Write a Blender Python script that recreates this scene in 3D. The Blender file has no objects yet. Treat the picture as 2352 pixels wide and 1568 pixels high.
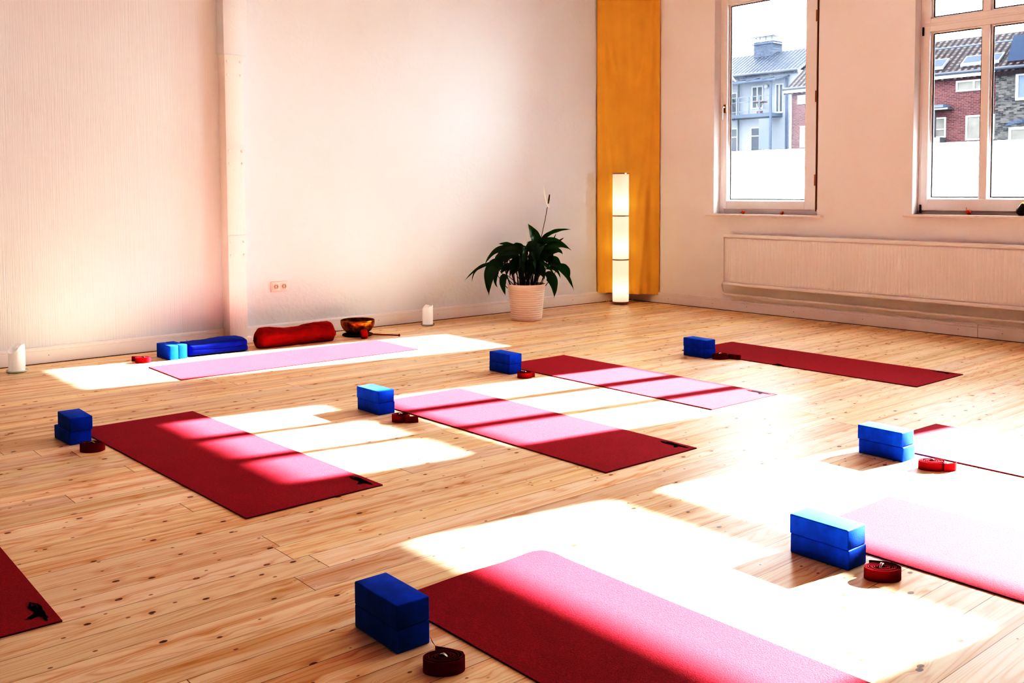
import bpy, bmesh, math, random
from mathutils import Vector, Matrix, noise
PI = math.pi
col = bpy.context.scene.collection
random.seed(7)

# ------------------------------------------------------------------ node helper
class NT:
    def __init__(s, mat):
        s.t = mat.node_tree; s.n = s.t.nodes; s.l = s.t.links
    def new(s, typ, **kw):
        n = s.n.new(typ)
        for k, v in kw.items(): setattr(n, k, v)
        return n
    def put(s, sock, v):
        if isinstance(v, bpy.types.NodeSocket): s.l.new(v, sock)
        elif v is not None:
            if sock.type == 'RGBA' and len(v) == 3: v = (*v, 1)
            sock.default_value = v
    def m(s, op, a, b=None, c=None, clamp=False):
        n = s.new('ShaderNodeMath', operation=op, use_clamp=clamp)
        for i, v in enumerate((a, b, c)):
            if v is not None: s.put(n.inputs[i], v)
        return n.outputs[0]
    def comb(s, x, y, z=0.0):
        n = s.new('ShaderNodeCombineXYZ')
        for i, v in enumerate((x, y, z)): s.put(n.inputs[i], v)
        return n.outputs[0]
    def pos(s, obj=False):
        if obj: o = s.new('ShaderNodeTexCoord').outputs['Object']
        else: o = s.new('ShaderNodeNewGeometry').outputs['Position']
        sp = s.new('ShaderNodeSeparateXYZ'); s.l.new(o, sp.inputs[0])
        return o, sp.outputs[0], sp.outputs[1], sp.outputs[2]
    def noise(s, vec, scale=1, detail=2, rough=.5, dist=0):
        n = s.new('ShaderNodeTexNoise'); s.put(n.inputs['Vector'], vec); s.put(n.inputs['Scale'], scale)
        s.put(n.inputs['Detail'], detail); s.put(n.inputs['Roughness'], rough); s.put(n.inputs['Distortion'], dist)
        return n.outputs[0]
    def mix(s, f, a, b, blend='MIX'):
        n = s.new('ShaderNodeMix', data_type='RGBA', blend_type=blend)
        s.put(n.inputs[0], f); s.put(n.inputs[6], a); s.put(n.inputs[7], b)
        return n.outputs[2]
    def step(s, v, a, b):
        n = s.new('ShaderNodeMapRange', interpolation_type='SMOOTHSTEP')
        s.put(n.inputs[0], v); s.put(n.inputs[1], a); s.put(n.inputs[2], b)
        return n.outputs[0]
    def bump(s, h, strength=.5, dist=.01, normal=None):
        n = s.new('ShaderNodeBump'); s.put(n.inputs['Strength'], strength); s.put(n.inputs['Distance'], dist)
        s.put(n.inputs['Height'], h)
        if normal is not None: s.l.new(normal, n.inputs['Normal'])
        return n.outputs[0]

def material(name):
    m = bpy.data.materials.new(name); m.use_nodes = True
    nt = NT(m); b = nt.n['Principled BSDF']
    return m, nt, b

def plain(name, color, rough=.5, metal=0, spec=.5, var=0, vs=40, bump=0, bs=200, **kw):
    m, nt, b = material(name)
    b.inputs['Base Color'].default_value = (*color, 1)
    b.inputs['Roughness'].default_value = rough; b.inputs['Metallic'].default_value = metal
    b.inputs['Specular IOR Level'].default_value = spec
    for k, v in kw.items(): nt.put(b.inputs[k.replace('_', ' ')], v)
    if var:
        p = nt.pos(True)[0]; n = nt.noise(p, vs, 3)
        f = nt.m('MULTIPLY_ADD', n, var*2, 1-var)
        nt.put(b.inputs['Base Color'], nt.mix(1.0, color, nt.comb(f, f, f), 'MULTIPLY'))
    if bump:
        p = nt.pos(True)[0]; nt.put(b.inputs['Normal'], nt.bump(nt.noise(p, bs, 2), bump, .002))
    return m

M = {}
# ------------------------------------------------------------------ floor
def mk_floor():
    m, nt, b = material('pine_planks')
    _, x, y, z = nt.pos()
    W = .1355
    yy = nt.m('DIVIDE', nt.m('ADD', y, 3.831+W*60), W)
    row = nt.m('FLOOR', yy); fy = nt.m('FRACT', yy)
    wn = nt.new('ShaderNodeTexWhiteNoise', noise_dimensions='1D'); nt.put(wn.inputs['W'], row)
    rr = wn.outputs['Value']
    u = nt.m('DIVIDE', nt.m('ADD', nt.m('MULTIPLY_ADD', rr, 9.0, x), 40.0), 3.1)
    seg = nt.m('FLOOR', u); fu = nt.m('FRACT', u)
    wn2 = nt.new('ShaderNodeTexWhiteNoise', noise_dimensions='2D')
    nt.put(wn2.inputs['Vector'], nt.comb(row, seg)); sp = nt.new('ShaderNodeSeparateColor'); nt.l.new(wn2.outputs['Color'], sp.inputs[0])
    r1, r2, r3 = sp.outputs
    # knots
    def knots(ux, uy, off, r0):
        v = nt.new('ShaderNodeTexVoronoi', voronoi_dimensions='3D')
        nt.put(v.inputs['Vector'], nt.comb(nt.m('MULTIPLY_ADD', x, 1/ux, nt.m('MULTIPLY', r1, 37.0)), nt.m('MULTIPLY', y, 1/uy), nt.m('MULTIPLY_ADD', r2, 19.0, off)))
        v.inputs['Scale'].default_value = 1; 
        return v.outputs['Distance']
    k1 = knots(.125, .080, 0, 0); k2 = knots(.085, .055, 5, 0)
    wob = nt.noise(nt.comb(nt.m('MULTIPLY', x, 30), nt.m('MULTIPLY', y, 60), r3), 1, 2)
    k1w = nt.m('ADD', k1, nt.m('MULTIPLY_ADD', wob, .05, -.025)); 
    kn1 = nt.m('SUBTRACT', 1.0, nt.step(k1w, nt.m('MULTIPLY_ADD', r3, .035, .06), nt.m('MULTIPLY_ADD', r3, .04, .088))); core1 = nt.m('SUBTRACT', 1.0, nt.step(k1w, .025, .06))
    kn2 = nt.m('SUBTRACT', 1.0, nt.step(k2, .065, .098))
    halo = nt.m('SUBTRACT', 1.0, nt.step(k1, .10, .42))
    # grain
    gx = nt.m('ADD', x, nt.m('MULTIPLY', r1, 53.0)); gy = nt.m('ADD', y, nt.m('MULTIPLY', halo, .012))
    broad = nt.noise(nt.comb(nt.m('MULTIPLY', gx, .7), nt.m('MULTIPLY', gy, 22), nt.m('MULTIPLY', r2, 30)), 1, 3, .55)
    ringn = nt.noise(nt.comb(nt.m('MULTIPLY', gx, .55), nt.m('MULTIPLY', gy, 9), nt.m('MULTIPLY', r3, 30)), 1, 1.5, .4)
    ring = nt.m('SINE', nt.m('MULTIPLY', ringn, 150.0))
    ring = nt.m('POWER', nt.m('MULTIPLY_ADD', ring, .5, .5), 4.0)
    fib = nt.noise(nt.comb(nt.m('MULTIPLY', gx, 6), nt.m('MULTIPLY', gy, 420), r3), 1, 2)
    g = nt.m('ADD', nt.m('MULTIPLY', nt.step(broad, .42, .70), .60), nt.m('MULTIPLY', ring, .36))
    g = nt.m('ADD', g, nt.m('MULTIPLY_ADD', fib, .30, -.15)); g = nt.m('ADD', g, nt.m('MULTIPLY', halo, .25), clamp=True)
    c = nt.mix(g, (.93, .775, .575), (.66, .36, .155))
    tint = nt.m('MULTIPLY_ADD', r1, .22, .84)
    c = nt.mix(1.0, c, nt.comb(tint, nt.m('MULTIPLY', tint, nt.m('MULTIPLY_ADD', r3, .04, .96)), nt.m('MULTIPLY', tint, nt.m('MULTIPLY_ADD', r2, .14, .9))), 'MULTIPLY')
    kc = nt.mix(core1, (.10, .032, .010), nt.mix(nt.m('GREATER_THAN', r2, .6), (.05, .018, .008), (.42, .20, .08)))
    c = nt.mix(nt.m('MULTIPLY', kn1, .88), c, kc)
    c = nt.mix(nt.m('MULTIPLY', kn2, .72), c, (.17, .058, .018))
    # gaps
    e = nt.m('MINIMUM', fy, nt.m('SUBTRACT', 1.0, fy))
    gap = nt.m('SUBTRACT', 1.0, nt.step(e, .004, .013))
    eu = nt.m('MINIMUM', fu, nt.m('SUBTRACT', 1.0, fu))
    gapu = nt.m('SUBTRACT', 1.0, nt.step(eu, .0002, .0006))
    gs = nt.m('MULTIPLY', gap, nt.m('MULTIPLY_ADD', rr, .55, .45))
    ga = nt.m('MAXIMUM', gs, nt.m('MULTIPLY', gapu, .85))
    c = nt.mix(nt.m('MULTIPLY', ga, .92), c, (.055, .018, .006))
    # nail heads near joints
    nv = nt.m('ABSOLUTE', nt.m('SUBTRACT', nt.m('ABSOLUTE', nt.m('SUBTRACT', fy, .5)), .28))
    nu = nt.m('ABSOLUTE', nt.m('SUBTRACT', eu, .006))
    nd = nt.m('ADD', nt.m('POWER', nt.m('MULTIPLY', nu, 3.1), 2.0), nt.m('POWER', nt.m('MULTIPLY', nv, W), 2.0))
    nail = nt.m('LESS_THAN', nd, .0028**2)
    c = nt.mix(nt.m('MULTIPLY', nail, .7), c, (.85, .80, .76))
    nt.put(b.inputs['Base Color'], c)
    nt.put(b.inputs['Roughness'], nt.m('MULTIPLY_ADD', fib, .12, .34))
    b.inputs['Specular IOR Level'].default_value = .22
    h = nt.m('SUBTRACT', nt.m('MULTIPLY', fib, .05), nt.m('MULTIPLY', ga, 1.0))
    h = nt.m('ADD', h, nt.m('MULTIPLY', nt.m('POWER', nt.m('ABSOLUTE', nt.m('MULTIPLY_ADD', fy, 2, -1)), 4.0), -.35))
    nt.put(b.inputs['Normal'], nt.bump(h, .35, .0016))
    return m

def mk_wall(name, mode, color=(.765, .80, .835)):
    m, nt, b = material(name)
    p, x, y, z = nt.pos()
    b.inputs['Roughness'].default_value = .75; b.inputs['Specular IOR Level'].default_value = .25
    lump = nt.noise(p, 1.6, 3, .55)
    if mode == 'plaster':
        trowel = nt.noise(nt.comb(nt.m('MULTIPLY_ADD', z, .7, x), y, nt.m('MULTIPLY_ADD', x, -.5, z)), 9, 4, .55, 1.6)
        mid = nt.noise(p, 34, 3, .6)
        h = nt.m('ADD', nt.m('MULTIPLY', trowel, .6), nt.m('MULTIPLY', mid, .16))
        # vertical brush strokes west of the pillar
        str_ = nt.noise(nt.comb(nt.m('MULTIPLY', x, 110), y, nt.m('MULTIPLY', z, 2.2)), 1, 4, .6, .3)
        side = nt.step(x, -4.62, -4.72)
        n = nt.new('ShaderNodeMix', data_type='FLOAT'); nt.put(n.inputs[0], side); nt.put(n.inputs[2], h); nt.put(n.inputs[3], nt.m('MULTIPLY', str_, .42))
        h = n.outputs[0]; st = .5; d = .012
    elif mode == 'brush':
        h = nt.m('ADD', nt.noise(nt.comb(nt.m('MULTIPLY', x, 60), nt.m('MULTIPLY', y, 60), nt.m('MULTIPLY', z, 9)), 1, 3, .6, .4), nt.m('MULTIPLY', nt.noise(p, 18, 3), .7)); st = .5; d = .006
    else:
        h = nt.m('ADD', nt.noise(p, 60, 3, .6), nt.m('MULTIPLY', nt.noise(p, 7, 3), 1.0)); st = .25; d = .005
    nt.put(b.inputs['Normal'], nt.bump(h, st, d))
    f = nt.m('MULTIPLY_ADD', lump, .08, .96)
    nt.put(b.inputs['Base Color'], nt.mix(1.0, color, nt.comb(f, f, f), 'MULTIPLY'))
    return m

def mk_glass(name, dust=0.0):
    m, nt, b = material(name); nt.n.remove(b); out = nt.n['Material Output']
    tr = nt.new('ShaderNodeBsdfTransparent'); tr.inputs[0].default_value = (.97, .985, .98, 1)
    gl = nt.new('ShaderNodeBsdfGlossy'); gl.inputs['Roughness'].default_value = .01
    fr = nt.new('ShaderNodeFresnel'); fr.inputs[0].default_value = 1.45
    mx = nt.new('ShaderNodeMixShader'); nt.l.new(fr.outputs[0], mx.inputs[0]); nt.l.new(tr.outputs[0], mx.inputs[1]); nt.l.new(gl.outputs[0], mx.inputs[2])
    last = mx
    if dust:
        p = nt.pos()[0]
        tl = nt.new('ShaderNodeBsdfTranslucent'); tl.inputs[0].default_value = (.72, .86, 1, 1)
        sp = nt.step(nt.noise(p, 130, 2, .6), .56, .75)
        big = nt.noise(p, 3.0, 3)
        f = nt.m('MULTIPLY', nt.m('ADD', nt.m('MULTIPLY', sp, 1.3), nt.m('MULTIPLY', big, 1.0)), dust)
        m2 = nt.new('ShaderNodeMixShader'); nt.l.new(f, m2.inputs[0]); nt.l.new(mx.outputs[0], m2.inputs[1]); nt.l.new(tl.outputs[0], m2.inputs[2]); last = m2
    nt.l.new(last.outputs[0], out.inputs[0])
    return m

def mk_translucent(name, color, tfac, rough=.6, tcolor=None, bump=0, emis=0, ecol=(1, 1, 1)):
    m, nt, b = material(name); out = nt.n['Material Output']
    b.inputs['Base Color'].default_value = (*color, 1); b.inputs['Roughness'].default_value = rough
    b.inputs['Specular IOR Level'].default_value = .25
    tl = nt.new('ShaderNodeBsdfTranslucent'); tl.inputs[0].default_value = (*(tcolor or color), 1)
    mx = nt.new('ShaderNodeMixShader'); mx.inputs[0].default_value = tfac
    nt.l.new(b.outputs[0], mx.inputs[1]); nt.l.new(tl.outputs[0], mx.inputs[2]); nt.l.new(mx.outputs[0], out.inputs[0])
    if emis:
        b.inputs['Emission Color'].default_value = (*ecol, 1); b.inputs['Emission Strength'].default_value = emis
    return m, nt, b

def mk_brick(name, c1, c2, mortar, sy=.24, sz=.075, axis='y', bs=.3):
    m, nt, b = material(name)
    p, x, y, z = nt.pos()
    br = nt.new('ShaderNodeTexBrick'); a = y if axis == 'y' else x
    nt.put(br.inputs['Vector'], nt.comb(a, z)); br.inputs['Scale'].default_value = 1
    br.inputs['Brick Width'].default_value = sy; br.inputs['Row Height'].default_value = sz; br.inputs['Mortar Size'].default_value = .008
    nt.put(br.inputs['Color1'], c1); nt.put(br.inputs['Color2'], c2); nt.put(br.inputs['Mortar'], mortar)
    n = nt.noise(nt.comb(nt.m('MULTIPLY', a, 5), nt.m('MULTIPLY', z, 13)), 1, 3)
    f = nt.m('MULTIPLY_ADD', n, bs*2, 1-bs)
    nt.put(b.inputs['Base Color'], nt.mix(1.0, br.outputs[0], nt.comb(f, f, f), 'MULTIPLY')); b.inputs['Roughness'].default_value = .9; b.inputs['Specular IOR Level'].default_value = .0
    return m

def mk_tiles(name, dark, light, w=.36, h=.36):
    m, nt, b = material(name)
    p, x, y, z = nt.pos()
    fy = nt.m('FRACT', nt.m('DIVIDE', y, w)); s = nt.m('DIVIDE', x, h*.82); fx = nt.m('FRACT', s)
    hi = nt.m('MULTIPLY', nt.step(fy, .25, .40), nt.m('SUBTRACT', 1.0, nt.step(fy, .62, .78)))
    hi = nt.m('MULTIPLY', hi, nt.m('MULTIPLY', nt.step(fx, .05, .2), nt.m('SUBTRACT', 1.0, nt.step(fx, .45, .65))))
    n = nt.noise(nt.comb(nt.m('MULTIPLY', nt.m('FLOOR', nt.m('DIVIDE', y, w)), .37), nt.m('MULTIPLY', nt.m('FLOOR', s), .41)), 1.5, 2)
    hi = nt.m('MULTIPLY', hi, nt.step(n, .25, .60))
    nt.put(b.inputs['Base Color'], nt.mix(hi, dark, light)); b.inputs['Roughness'].default_value = .6; b.inputs['Specular IOR Level'].default_value = .02  # pale glints on the tiles are painted into the base colour
    wave = nt.m('ADD', nt.m('SINE', nt.m('MULTIPLY', fy, 2*PI)), nt.m('MULTIPLY', fx, -1.2))
    nt.put(b.inputs['Normal'], nt.bump(wave, .6, .04))
    return m

M['floor'] = mk_floor()
M['wall_back'] = mk_wall('plaster_back', 'plaster'); M['wall'] = mk_wall('plaster_plain', 'smooth', (.90, .885, .89))
M['pillar'] = mk_wall('plaster_pillar', 'brush', (.90, .85, .83))
M['wall_dim'] = mk_wall('plaster_dim', 'smooth', (.30, .30, .31))  # unseen walls darkened to cut the light bounced from behind the camera
M['ceiling'] = mk_wall('plaster_ceiling', 'smooth', (.80, .82, .84))
M['trimpaint'] = plain('white_gloss_trim', (.86, .84, .85), .4, var=.03, vs=6)
M['frame'] = plain('window_frame_paint', (.86, .84, .84), .38, var=.02)
M['gasket'] = plain('rubber_gasket', (.015, .016, .018), .5)
M['bead'] = plain('white_glazing_bead', (.95, .95, .95), .35)
M['glass'] = mk_glass('window_glass', .003); M['glass_dusty'] = mk_glass('dusty_window_glass', .011)
M['film'], nt_, b_ = mk_translucent('frosted_film', (.92, .93, .95), .6, .5)
M['brass'] = plain('bronzed_fitting', (.30, .17, .08), .35, .9)
M['handle'] = plain('handle_metal', (.80, .78, .76), .25, .6)
M['hinge'] = plain('hinge_metal', (.42, .25, .16), .4, .6)
M['marble'] = plain('marble_sill', (.86, .80, .78), .3, var=.12, vs=14)
M['radiator'] = plain('radiator_enamel', (.90, .88, .88), .45)
M['dark'] = plain('dark_metal', (.02, .02, .022), .5)

def mk_mat():
    m, nt, b = material('yoga_mat_rubber')
    p = nt.pos(True)[0]
    n = nt.noise(p, 270, 3, .6); n2 = nt.noise(p, 5, 3)
    f = nt.m('MULTIPLY_ADD', nt.step(n, .35, .7), .45, .75); f = nt.m('MULTIPLY', f, nt.m('MULTIPLY_ADD', n2, .2, .9))
    nt.put(b.inputs['Base Color'], nt.mix(1.0, (.36, .026, .050), nt.comb(f, f, f), 'MULTIPLY'))
    b.inputs['Roughness'].default_value = .75; b.inputs['Specular IOR Level'].default_value = .12
    b.inputs['Sheen Weight'].default_value = .12; b.inputs['Sheen Roughness'].default_value = .4
    b.inputs['Sheen Tint'].default_value = (1, .55, .65, 1)
    nt.put(b.inputs['Normal'], nt.bump(n, .8, .0026))
    return m
M['mat'] = mk_mat()
M['ink'] = plain('black_print', (.004, .003, .004), .8, spec=.05)
M['mat_dark'] = plain('mat_edge', (.16, .004, .012), .8)
def mk_block():
    m, nt, b = material('blue_foam')
    p = nt.pos(True)[0]
    n = nt.noise(p, 22, 4, .6); n2 = nt.noise(nt.pos(True)[0], 300, 2)
    f = nt.m('MULTIPLY_ADD', nt.step(n, .3, .72), .28, .86)
    nt.put(b.inputs['Base Color'], nt.mix(1.0, (.002, .090, .58), nt.comb(f, f, f), 'MULTIPLY'))
    b.inputs['Roughness'].default_value = .65; b.inputs['Specular IOR Level'].default_value = .15
    b.inputs['Sheen Weight'].default_value = .12; b.inputs['Sheen Tint'].default_value = (.4, .75, 1, 1)
    nt.put(b.inputs['Normal'], nt.bump(n2, .25, .0012))
    return m
M['block'] = mk_block()
def mk_web():
    m, nt, b = material('red_webbing')
    p, x, y, z = nt.pos(True)
    w = nt.m('SINE', nt.m('MULTIPLY', nt.m('ADD', z, nt.m('MULTIPLY', nt.m('ADD', x, y), .6)), 3000))
    nt.put(b.inputs['Normal'], nt.bump(w, .35, .0008))
    b.inputs['Base Color'].default_value = (.24, .004, .014, 1); b.inputs['Roughness'].default_value = .85; b.inputs['Specular IOR Level'].default_value = .15
    b.inputs['Sheen Weight'].default_value = .1; b.inputs['Sheen Tint'].default_value = (1, .4, .5, 1)
    return m
M['web'] = mk_web()
M['steel'] = plain('chrome_ring', (.75, .70, .66), .18, 1)
M['wax'], _, b_ = mk_translucent('white_wax_glow', (.96, .95, .94), .2, .4, emis=.03)  # faint emission added to brighten the unlit candles
M['clearglass'], nt_, b_ = material('dish_glass')
b_.inputs['Base Color'].default_value = (.75, .85, .80, 1); b_.inputs['Roughness'].default_value = .05; b_.inputs['Alpha'].default_value = .45
M['wick'] = plain('wick', (.08, .05, .03), .9)
M['bowl'] = None
def mk_bowl():
    m, nt, b = material('hammered_bronze')
    p = nt.pos(True)[0]
    n = nt.noise(p, 26, 4, .6); v = nt.new('ShaderNodeTexVoronoi'); nt.put(v.inputs['Vector'], p); v.inputs['Scale'].default_value = 75
    nt.put(b.inputs['Base Color'], nt.mix(nt.step(n, .35, .65), (.20, .055, .010), (.46, .22, .045)))
    b.inputs['Metallic'].default_value = .9; nt.put(b.inputs['Roughness'], nt.m('MULTIPLY_ADD', n, .3, .25))
    nt.put(b.inputs['Normal'], nt.bump(v.outputs['Distance'], .35, .003))
    return m
M['bowl'] = mk_bowl()
M['cushion'] = plain('dark_cushion', (.018, .010, .010), .9)
M['felt'] = plain('red_felt', (.32, .004, .006), .95, var=.2, vs=120, bump=.5, bs=400)
M['wood_dark'] = plain('dark_red_wood', (.15, .03, .015), .4, var=.2)
def mk_cloth(name, color, sheen, s=260, d=.0025):
    m, nt, b = material(name)
    p = nt.pos(True)[0]
    n = nt.noise(p, 12, 4, .6); n2 = nt.noise(p, s, 2, .6)
    f = nt.m('MULTIPLY_ADD', n, .5, .75)
    nt.put(b.inputs['Base Color'], nt.mix(1.0, color, nt.comb(f, f, f), 'MULTIPLY'))
    b.inputs['Roughness'].default_value = .9; b.inputs['Specular IOR Level'].default_value = .15
    b.inputs['Sheen Weight'].default_value = .5; b.inputs['Sheen Tint'].default_value = (*sheen, 1)
    nt.put(b.inputs['Normal'], nt.bump(nt.m('ADD', n2, nt.m('MULTIPLY', n, 2.0)), .5, d))
    return m
M['bolster'] = mk_cloth('red_velvet', (.20, .002, .005), (1, .15, .12))
M['blanket'] = mk_cloth('blue_fleece', (.004, .012, .20), (.2, .35, 1))
def mk_curtain():
    m, nt, b = mk_translucent('orange_curtain', (.96, .64, .19), .15, .8, (.95, .52, .08))
    p, x, y, z = nt.pos(True)
    w = nt.noise(nt.comb(nt.m('MULTIPLY', x, 60), nt.m('MULTIPLY', y, 60), nt.m('MULTIPLY', z, 240)), 1, 2)
    nt.put(b.inputs['Normal'], nt.bump(w, .2, .001))
    f = nt.m('MULTIPLY_ADD', nt.noise(p, 4, 3), .2, .9)
    nt.put(b.inputs['Base Color'], nt.mix(1.0, (.96, .64, .19), nt.comb(f, f, f), 'MULTIPLY'))
    return m
M['curtain'] = mk_curtain()
M['shade'], nt_, b_ = mk_translucent('lamp_shade_plastic', (.95, .90, .80), .55, .5, (1, .93, .80), emis=.16, ecol=(1, .92, .82))
M['bulb'] = plain('bulb_glow', (1, .9, .75), .5, Emission_Color=(1, .88, .74, 1), Emission_Strength=3.0)
M['lampmetal'] = plain('brushed_steel_ring', (.42, .34, .30), .3, .9)
M['pot'] = plain('white_pot_glaze', (.88, .76, .69), .35)
M['soil'] = plain('potting_soil', (.012, .008, .006), .95, bump=.8, bs=90)
def mk_leaf():
    m, nt, b = mk_translucent('glossy_dark_leaf', (.014, .036, .013), .16, .24, (.03, .40, .02))
    b.inputs['Specular IOR Level'].default_value = .5
    uv = nt.new('ShaderNodeUVMap'); sp = nt.new('ShaderNodeSeparateXYZ'); nt.l.new(uv.outputs[0], sp.inputs[0])
    u, v = sp.outputs[0], sp.outputs[1]
    ab = nt.m('ABSOLUTE', nt.m('SUBTRACT', v, .5))
    w = nt.m('SINE', nt.m('MULTIPLY', nt.m('ADD', u, nt.m('MULTIPLY', ab, -.7)), 95.0))
    mid = nt.step(ab, .0, .035)
    h = nt.m('ADD', nt.m('MULTIPLY', w, .35), mid)
    nt.put(b.inputs['Normal'], nt.bump(h, .5, .002))
    nt.put(b.inputs['Base Color'], nt.mix(nt.m('MULTIPLY_ADD', w, .3, .3), (.016, .042, .013), (.032, .082, .024)))
    return m
M['leaf'] = mk_leaf()
M['stem'] = plain('leaf_stem', (.03, .05, .015), .5)
M['stemred'] = plain('dry_stem', (.10, .035, .012), .6)
M['spathe'], _, b_ = mk_translucent('white_spathe', (.85, .87, .78), .4, .5)
M['spadix'] = plain('dark_spadix', (.045, .04, .02), .8)
M['plastic'] = plain('socket_plastic', (.86, .77, .72), .3)
M['plastic_shaded'] = plain('socket_recess', (.50, .40, .36), .4)  # darker copy of the white plastic, recess shade put into the colour
M['physalis'], _, b_ = mk_translucent('dried_lantern_husk', (.48, .10, .035), .25, .6, (.60, .14, .04))
M['burner'] = plain('dark_bronze', (.035, .018, .010), .35, .6)
M['gold'] = plain('gold_lining', (.85, .40, .08), .3, .9)
M['flame'] = plain('flame', (1, .8, .5), .5, Emission_Color=(1, .62, .25, 1), Emission_Strength=12.0)
M['cable'] = plain('clear_cable', (.70, .55, .42), .4)
# outdoors
M['redbrick'] = mk_brick('red_brick', (.036, .0150, .0145), (.024, .0105, .0110), (.050, .036, .037), .25, .085, bs=.3)
M['greybrick'] = mk_brick('grey_brick', (.036, .033, .031), (.010, .0095, .010), (.03, .03, .031), .25, .085, bs=.55)
M['chimbrick'] = mk_brick('chimney_brick', (.020, .024, .034), (.011, .014, .021), (.03, .036, .048), .25, .085)
M['tile_brown'] = mk_tiles('brown_roof_tiles', (.0065, .0042, .0046), (.036, .029, .028), .33, .30)
M['tile_blue'] = mk_tiles('grey_roof_tiles', (.0075, .0095, .015), (.036, .041, .050), .33, .30)
M['stucco'] = plain('pale_stucco', (.085, .095, .115), .9, spec=.0, var=.06, vs=2)  # outdoor haze is put into the bluish base colour
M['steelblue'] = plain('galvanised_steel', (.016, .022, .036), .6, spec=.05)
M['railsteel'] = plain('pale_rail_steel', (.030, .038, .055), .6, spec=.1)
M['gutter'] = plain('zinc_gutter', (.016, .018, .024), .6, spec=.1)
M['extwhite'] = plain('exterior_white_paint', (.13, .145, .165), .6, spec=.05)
M['pane_dark'] = plain('dark_room_pane', (.008, .010, .016), .3, spec=.08)
M['pane_light'] = plain('curtained_pane', (.052, .050, .045), .4, spec=.05, var=.5, vs=2.2)
M['pane_pink'] = plain('rosy_pane', (.10, .066, .066), .4, spec=.05, var=.3, vs=2)
M['awning'] = mk_glass('awning_glass', .0)
M['roof_metal'] = plain('roof_metal', (.013, .017, .028), .6, spec=.03)
M['skylight_white'] = plain('skylight_white', (.055, .060, .070), .6, spec=.03)
M['balcony_green'] = plain('balcony_plants', (.008, .013, .009), .9, spec=.0, var=.5, vs=8)
M['terracotta'] = plain('terracotta', (.036, .014, .012), .9, spec=.0)
M['ground'] = plain('yard_ground', (0.0335, 0.0335, 0.0315), .95, var=.2, vs=.5)

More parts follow.
